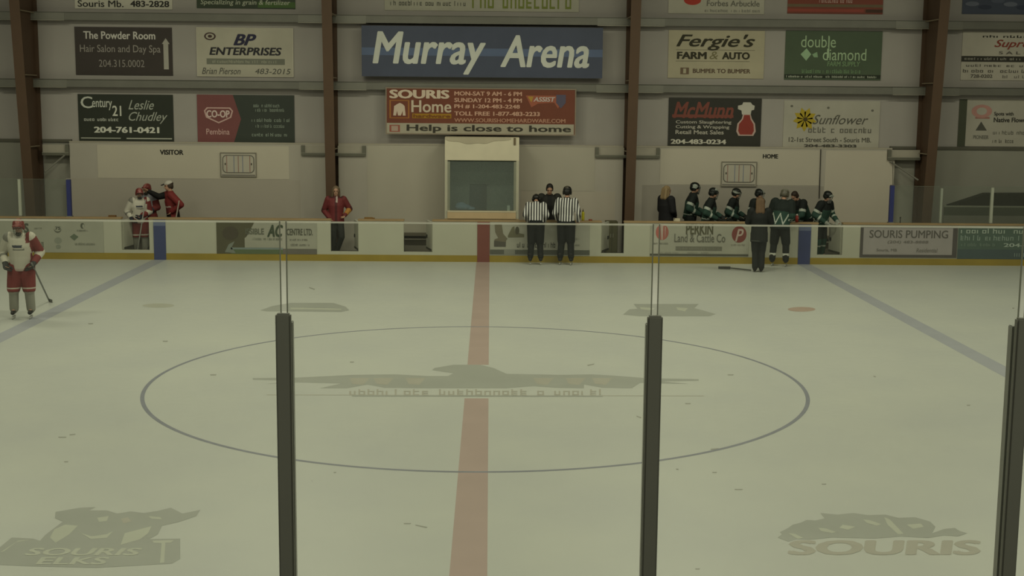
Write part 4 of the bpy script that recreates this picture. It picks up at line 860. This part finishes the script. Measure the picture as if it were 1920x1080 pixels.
# home bench
p = at(1249, 390, 15.0)
person('woman with long fair hair in a plain black coat behind the boards', p.x, 15.0, 120, 1.79, nod=6, arms=dict(elL=(.25, -.02, 1.16), wrL=(.1, -.2, 1.02), elR=(-.25, -.02, 1.16), wrR=(-.1, -.2, 1.02)), top=dict(name='coat', mats=[M('#1b1b1d', .8)], puff=.05, hem=.62), pants=dict(mats=[BLK]), head=dict(hair='#8a7656', long=.12))
def green_jersey(k=0):
    def f(q, part, u):
        if part == 'T':
            if q.z < .90: return 2
            if .96 < q.z < .985: return 1
            if q.z > 1.30: return 2
            return 1 if abs(q.x - .12 - (q.z - 1.2) * .5) < .018 and k else 0
        if u < .55: return 2
        if .55 < u < .75: return 1
        return 1 if 1.35 < u < 1.5 else 0
    return dict(mats=[GRN, PALE, M('#181d1a', .8)], paint=f, puff=.05, hem=.84)
GP = dict(name='hockey_pants', mats=[M('#1d2220', .8), M('#24463a', .8), PALE], paint=lambda z: 0 if z > .5 else (2 if .3 < z < .34 else 1), puff=.03, bag=.03)
GH = ['#161a17', '#8c9288']
for px, deg, hh, nod, yy, lb, mk in ((1294, 84, 1.80, 4, 15.36, 'green player nearest the woman in the black coat, tallest of the three in profile', lambda q: q.x < -.085 and q.z > .0),
                             (1328, 78, 1.715, 10, 14.68, 'green player with a pale sleeve stripe, middle of the three in profile', lambda q: q.z > .1 and q.y < 0),
                             (1371, 70, 1.67, 12, 15.32, 'green player with a white dot on the helmet below the rink diagram', lambda q: q.x < -.07 and .01 < q.z < .06)):
    p = at(px, 390, yy)
    person(lb, p.x, yy, deg, hh, lean=8, nod=nod, arms=dict(elR=(-.28, .05, 1.14), wrR=(-.2, -.24, .99), elL=(.26, -.08, 1.14), wrL=(.12, -.34, 1.02)), skates=True, top=green_jersey(1), pants=GP, head=dict(helmet=GH, cage='#6a6c66', mark=mk), gloves=['#1c211e', '#8c948a'])
p = at(1417, 390, 14.8)
person('green player half hidden behind the brown-haired woman on the ice', p.x, 14.8, 48, 1.69, lean=6, nod=10, skates=True, top=green_jersey(1), pants=GP, head=dict(helmet=GH, cage='#8c8e88', mark=lambda q: q.z > .05 and abs(q.x) < .02), gloves=['#1c211e', '#8c948a'])
p = gnd(1421, 510)
person('woman with long brown hair in black standing on the ice with her back turned', p.x, p.y, 172, 1.72, nod=14, arms=dict(elL=(.27, -.06, 1.16), wrL=(.12, -.24, 1.1), elR=(-.27, -.04, 1.16), wrR=(-.12, -.22, 1.08)), legs=dict(anL=(.075, .03, .09), anR=(-.075, .03, .09), knL=(.08, -.02, .49), knR=(-.08, -.02, .49)),
    top=dict(name='jacket', mats=[M('#1e211f', .8), M('#55584f')], puff=.035, hem=.70, paint=lambda q, part, u: 1 if part == 'T' and abs(q.z - .735) < .008 and q.y > 0 and q.x > .0 else 0), pants=dict(mats=[M('#1d201f', .8)], puff=.02, bag=.01), head=dict(hair='#5e4a34', long=.26), shoe='#1a1a18')
a, b = gnd(1360, 505), gnd(1408, 509)
stick('dark hockey stick lying flat on the ice beside the brown-haired woman', (b.x, b.y, .03), (a.x + .12, a.y, .034), (a.x - .16, a.y + .05, .034), '#4a4a44', '#3a3a36')
p = gnd(1462, 494)
def zig(q, part, u):
    if part == 'T':
        if q.z < .86: return 2
        if .90 < q.z < 1.18:
            a = abs(((q.x + .18) / .18) % 1 - .5) * 2
            if abs((q.z - .92) / .24 - a) < .15: return 1
        return 2 if q.z > 1.22 else 0
    return 2 if u < .9 else (1 if 1.1 < u < 1.22 or 1.42 < u < 1.54 else 0)
person('player on the ice in a green jersey with pale zigzags, leaning to the bench', p.x - .14, 13.42, 158, 1.79, lean=10, side=-4, nod=20, arms=dict(elL=(.26, -.1, 1.16), wrL=(.12, -.34, 1.1), elR=(-.26, .0, 1.14), wrR=(-.16, -.2, .98)), legs=dict(anL=(.16, .02, .09), anR=(-.16, .02, .09), knL=(.14, -.04, .49), knR=(-.14, -.04, .49)), skates=True,
    top=dict(mats=[GRN, PALE, M('#1c2420', .8)], paint=zig, puff=.06, hem=.80), pants=dict(name='hockey_pants', mats=[M('#1b201e', .8), M('#c5c6ba')], paint=lambda z: 1 if .19 < z < .24 else 0, puff=.025, bag=.02), head=dict(helmet=['#565346', '#77756a'], cage='#6a6c66', mark=lambda q: q.z > .07), gloves=['#1c211e', '#8c948a'])
p = at(1510, 395, 15.25)
person('green player with dark hair stooping forward beside the home blue stripe', p.x, 15.25, -62, 1.72, lean=30, nod=12, arms=dict(elL=(.26, -.34, 1.06), wrL=(.1, -.5, .95), elR=(-.28, -.3, 1.08), wrR=(-.12, -.48, .98)), skates=True, top=green_jersey(0), pants=GP, head=dict(hair='#2c2118'), gloves=['#1c211e', '#a9aca2'])
p = at(1541, 395, 14.55)
_, J = person('green player standing in the home gate right of the blue stripe', p.x, 14.55, 40, 1.68, lean=12, nod=10, arms=dict(elL=(.30, -.10, 1.14), wrL=(.18, -.36, .98), elR=(-.3, .0, 1.14), wrR=(-.18, -.26, .96)), skates=True, top=green_jersey(1), pants=dict(GP, puff=.015, bag=.0), head=dict(helmet=GH, cage='#8c8e88', mark=lambda q: q.y < -.09 and q.z > .03), gloves=['#8c9086', '#1c211e'])
for o in COL.objects:
    if o.type == 'EMPTY' and o.get('category') == 'person': o['kind'] = 'thing'
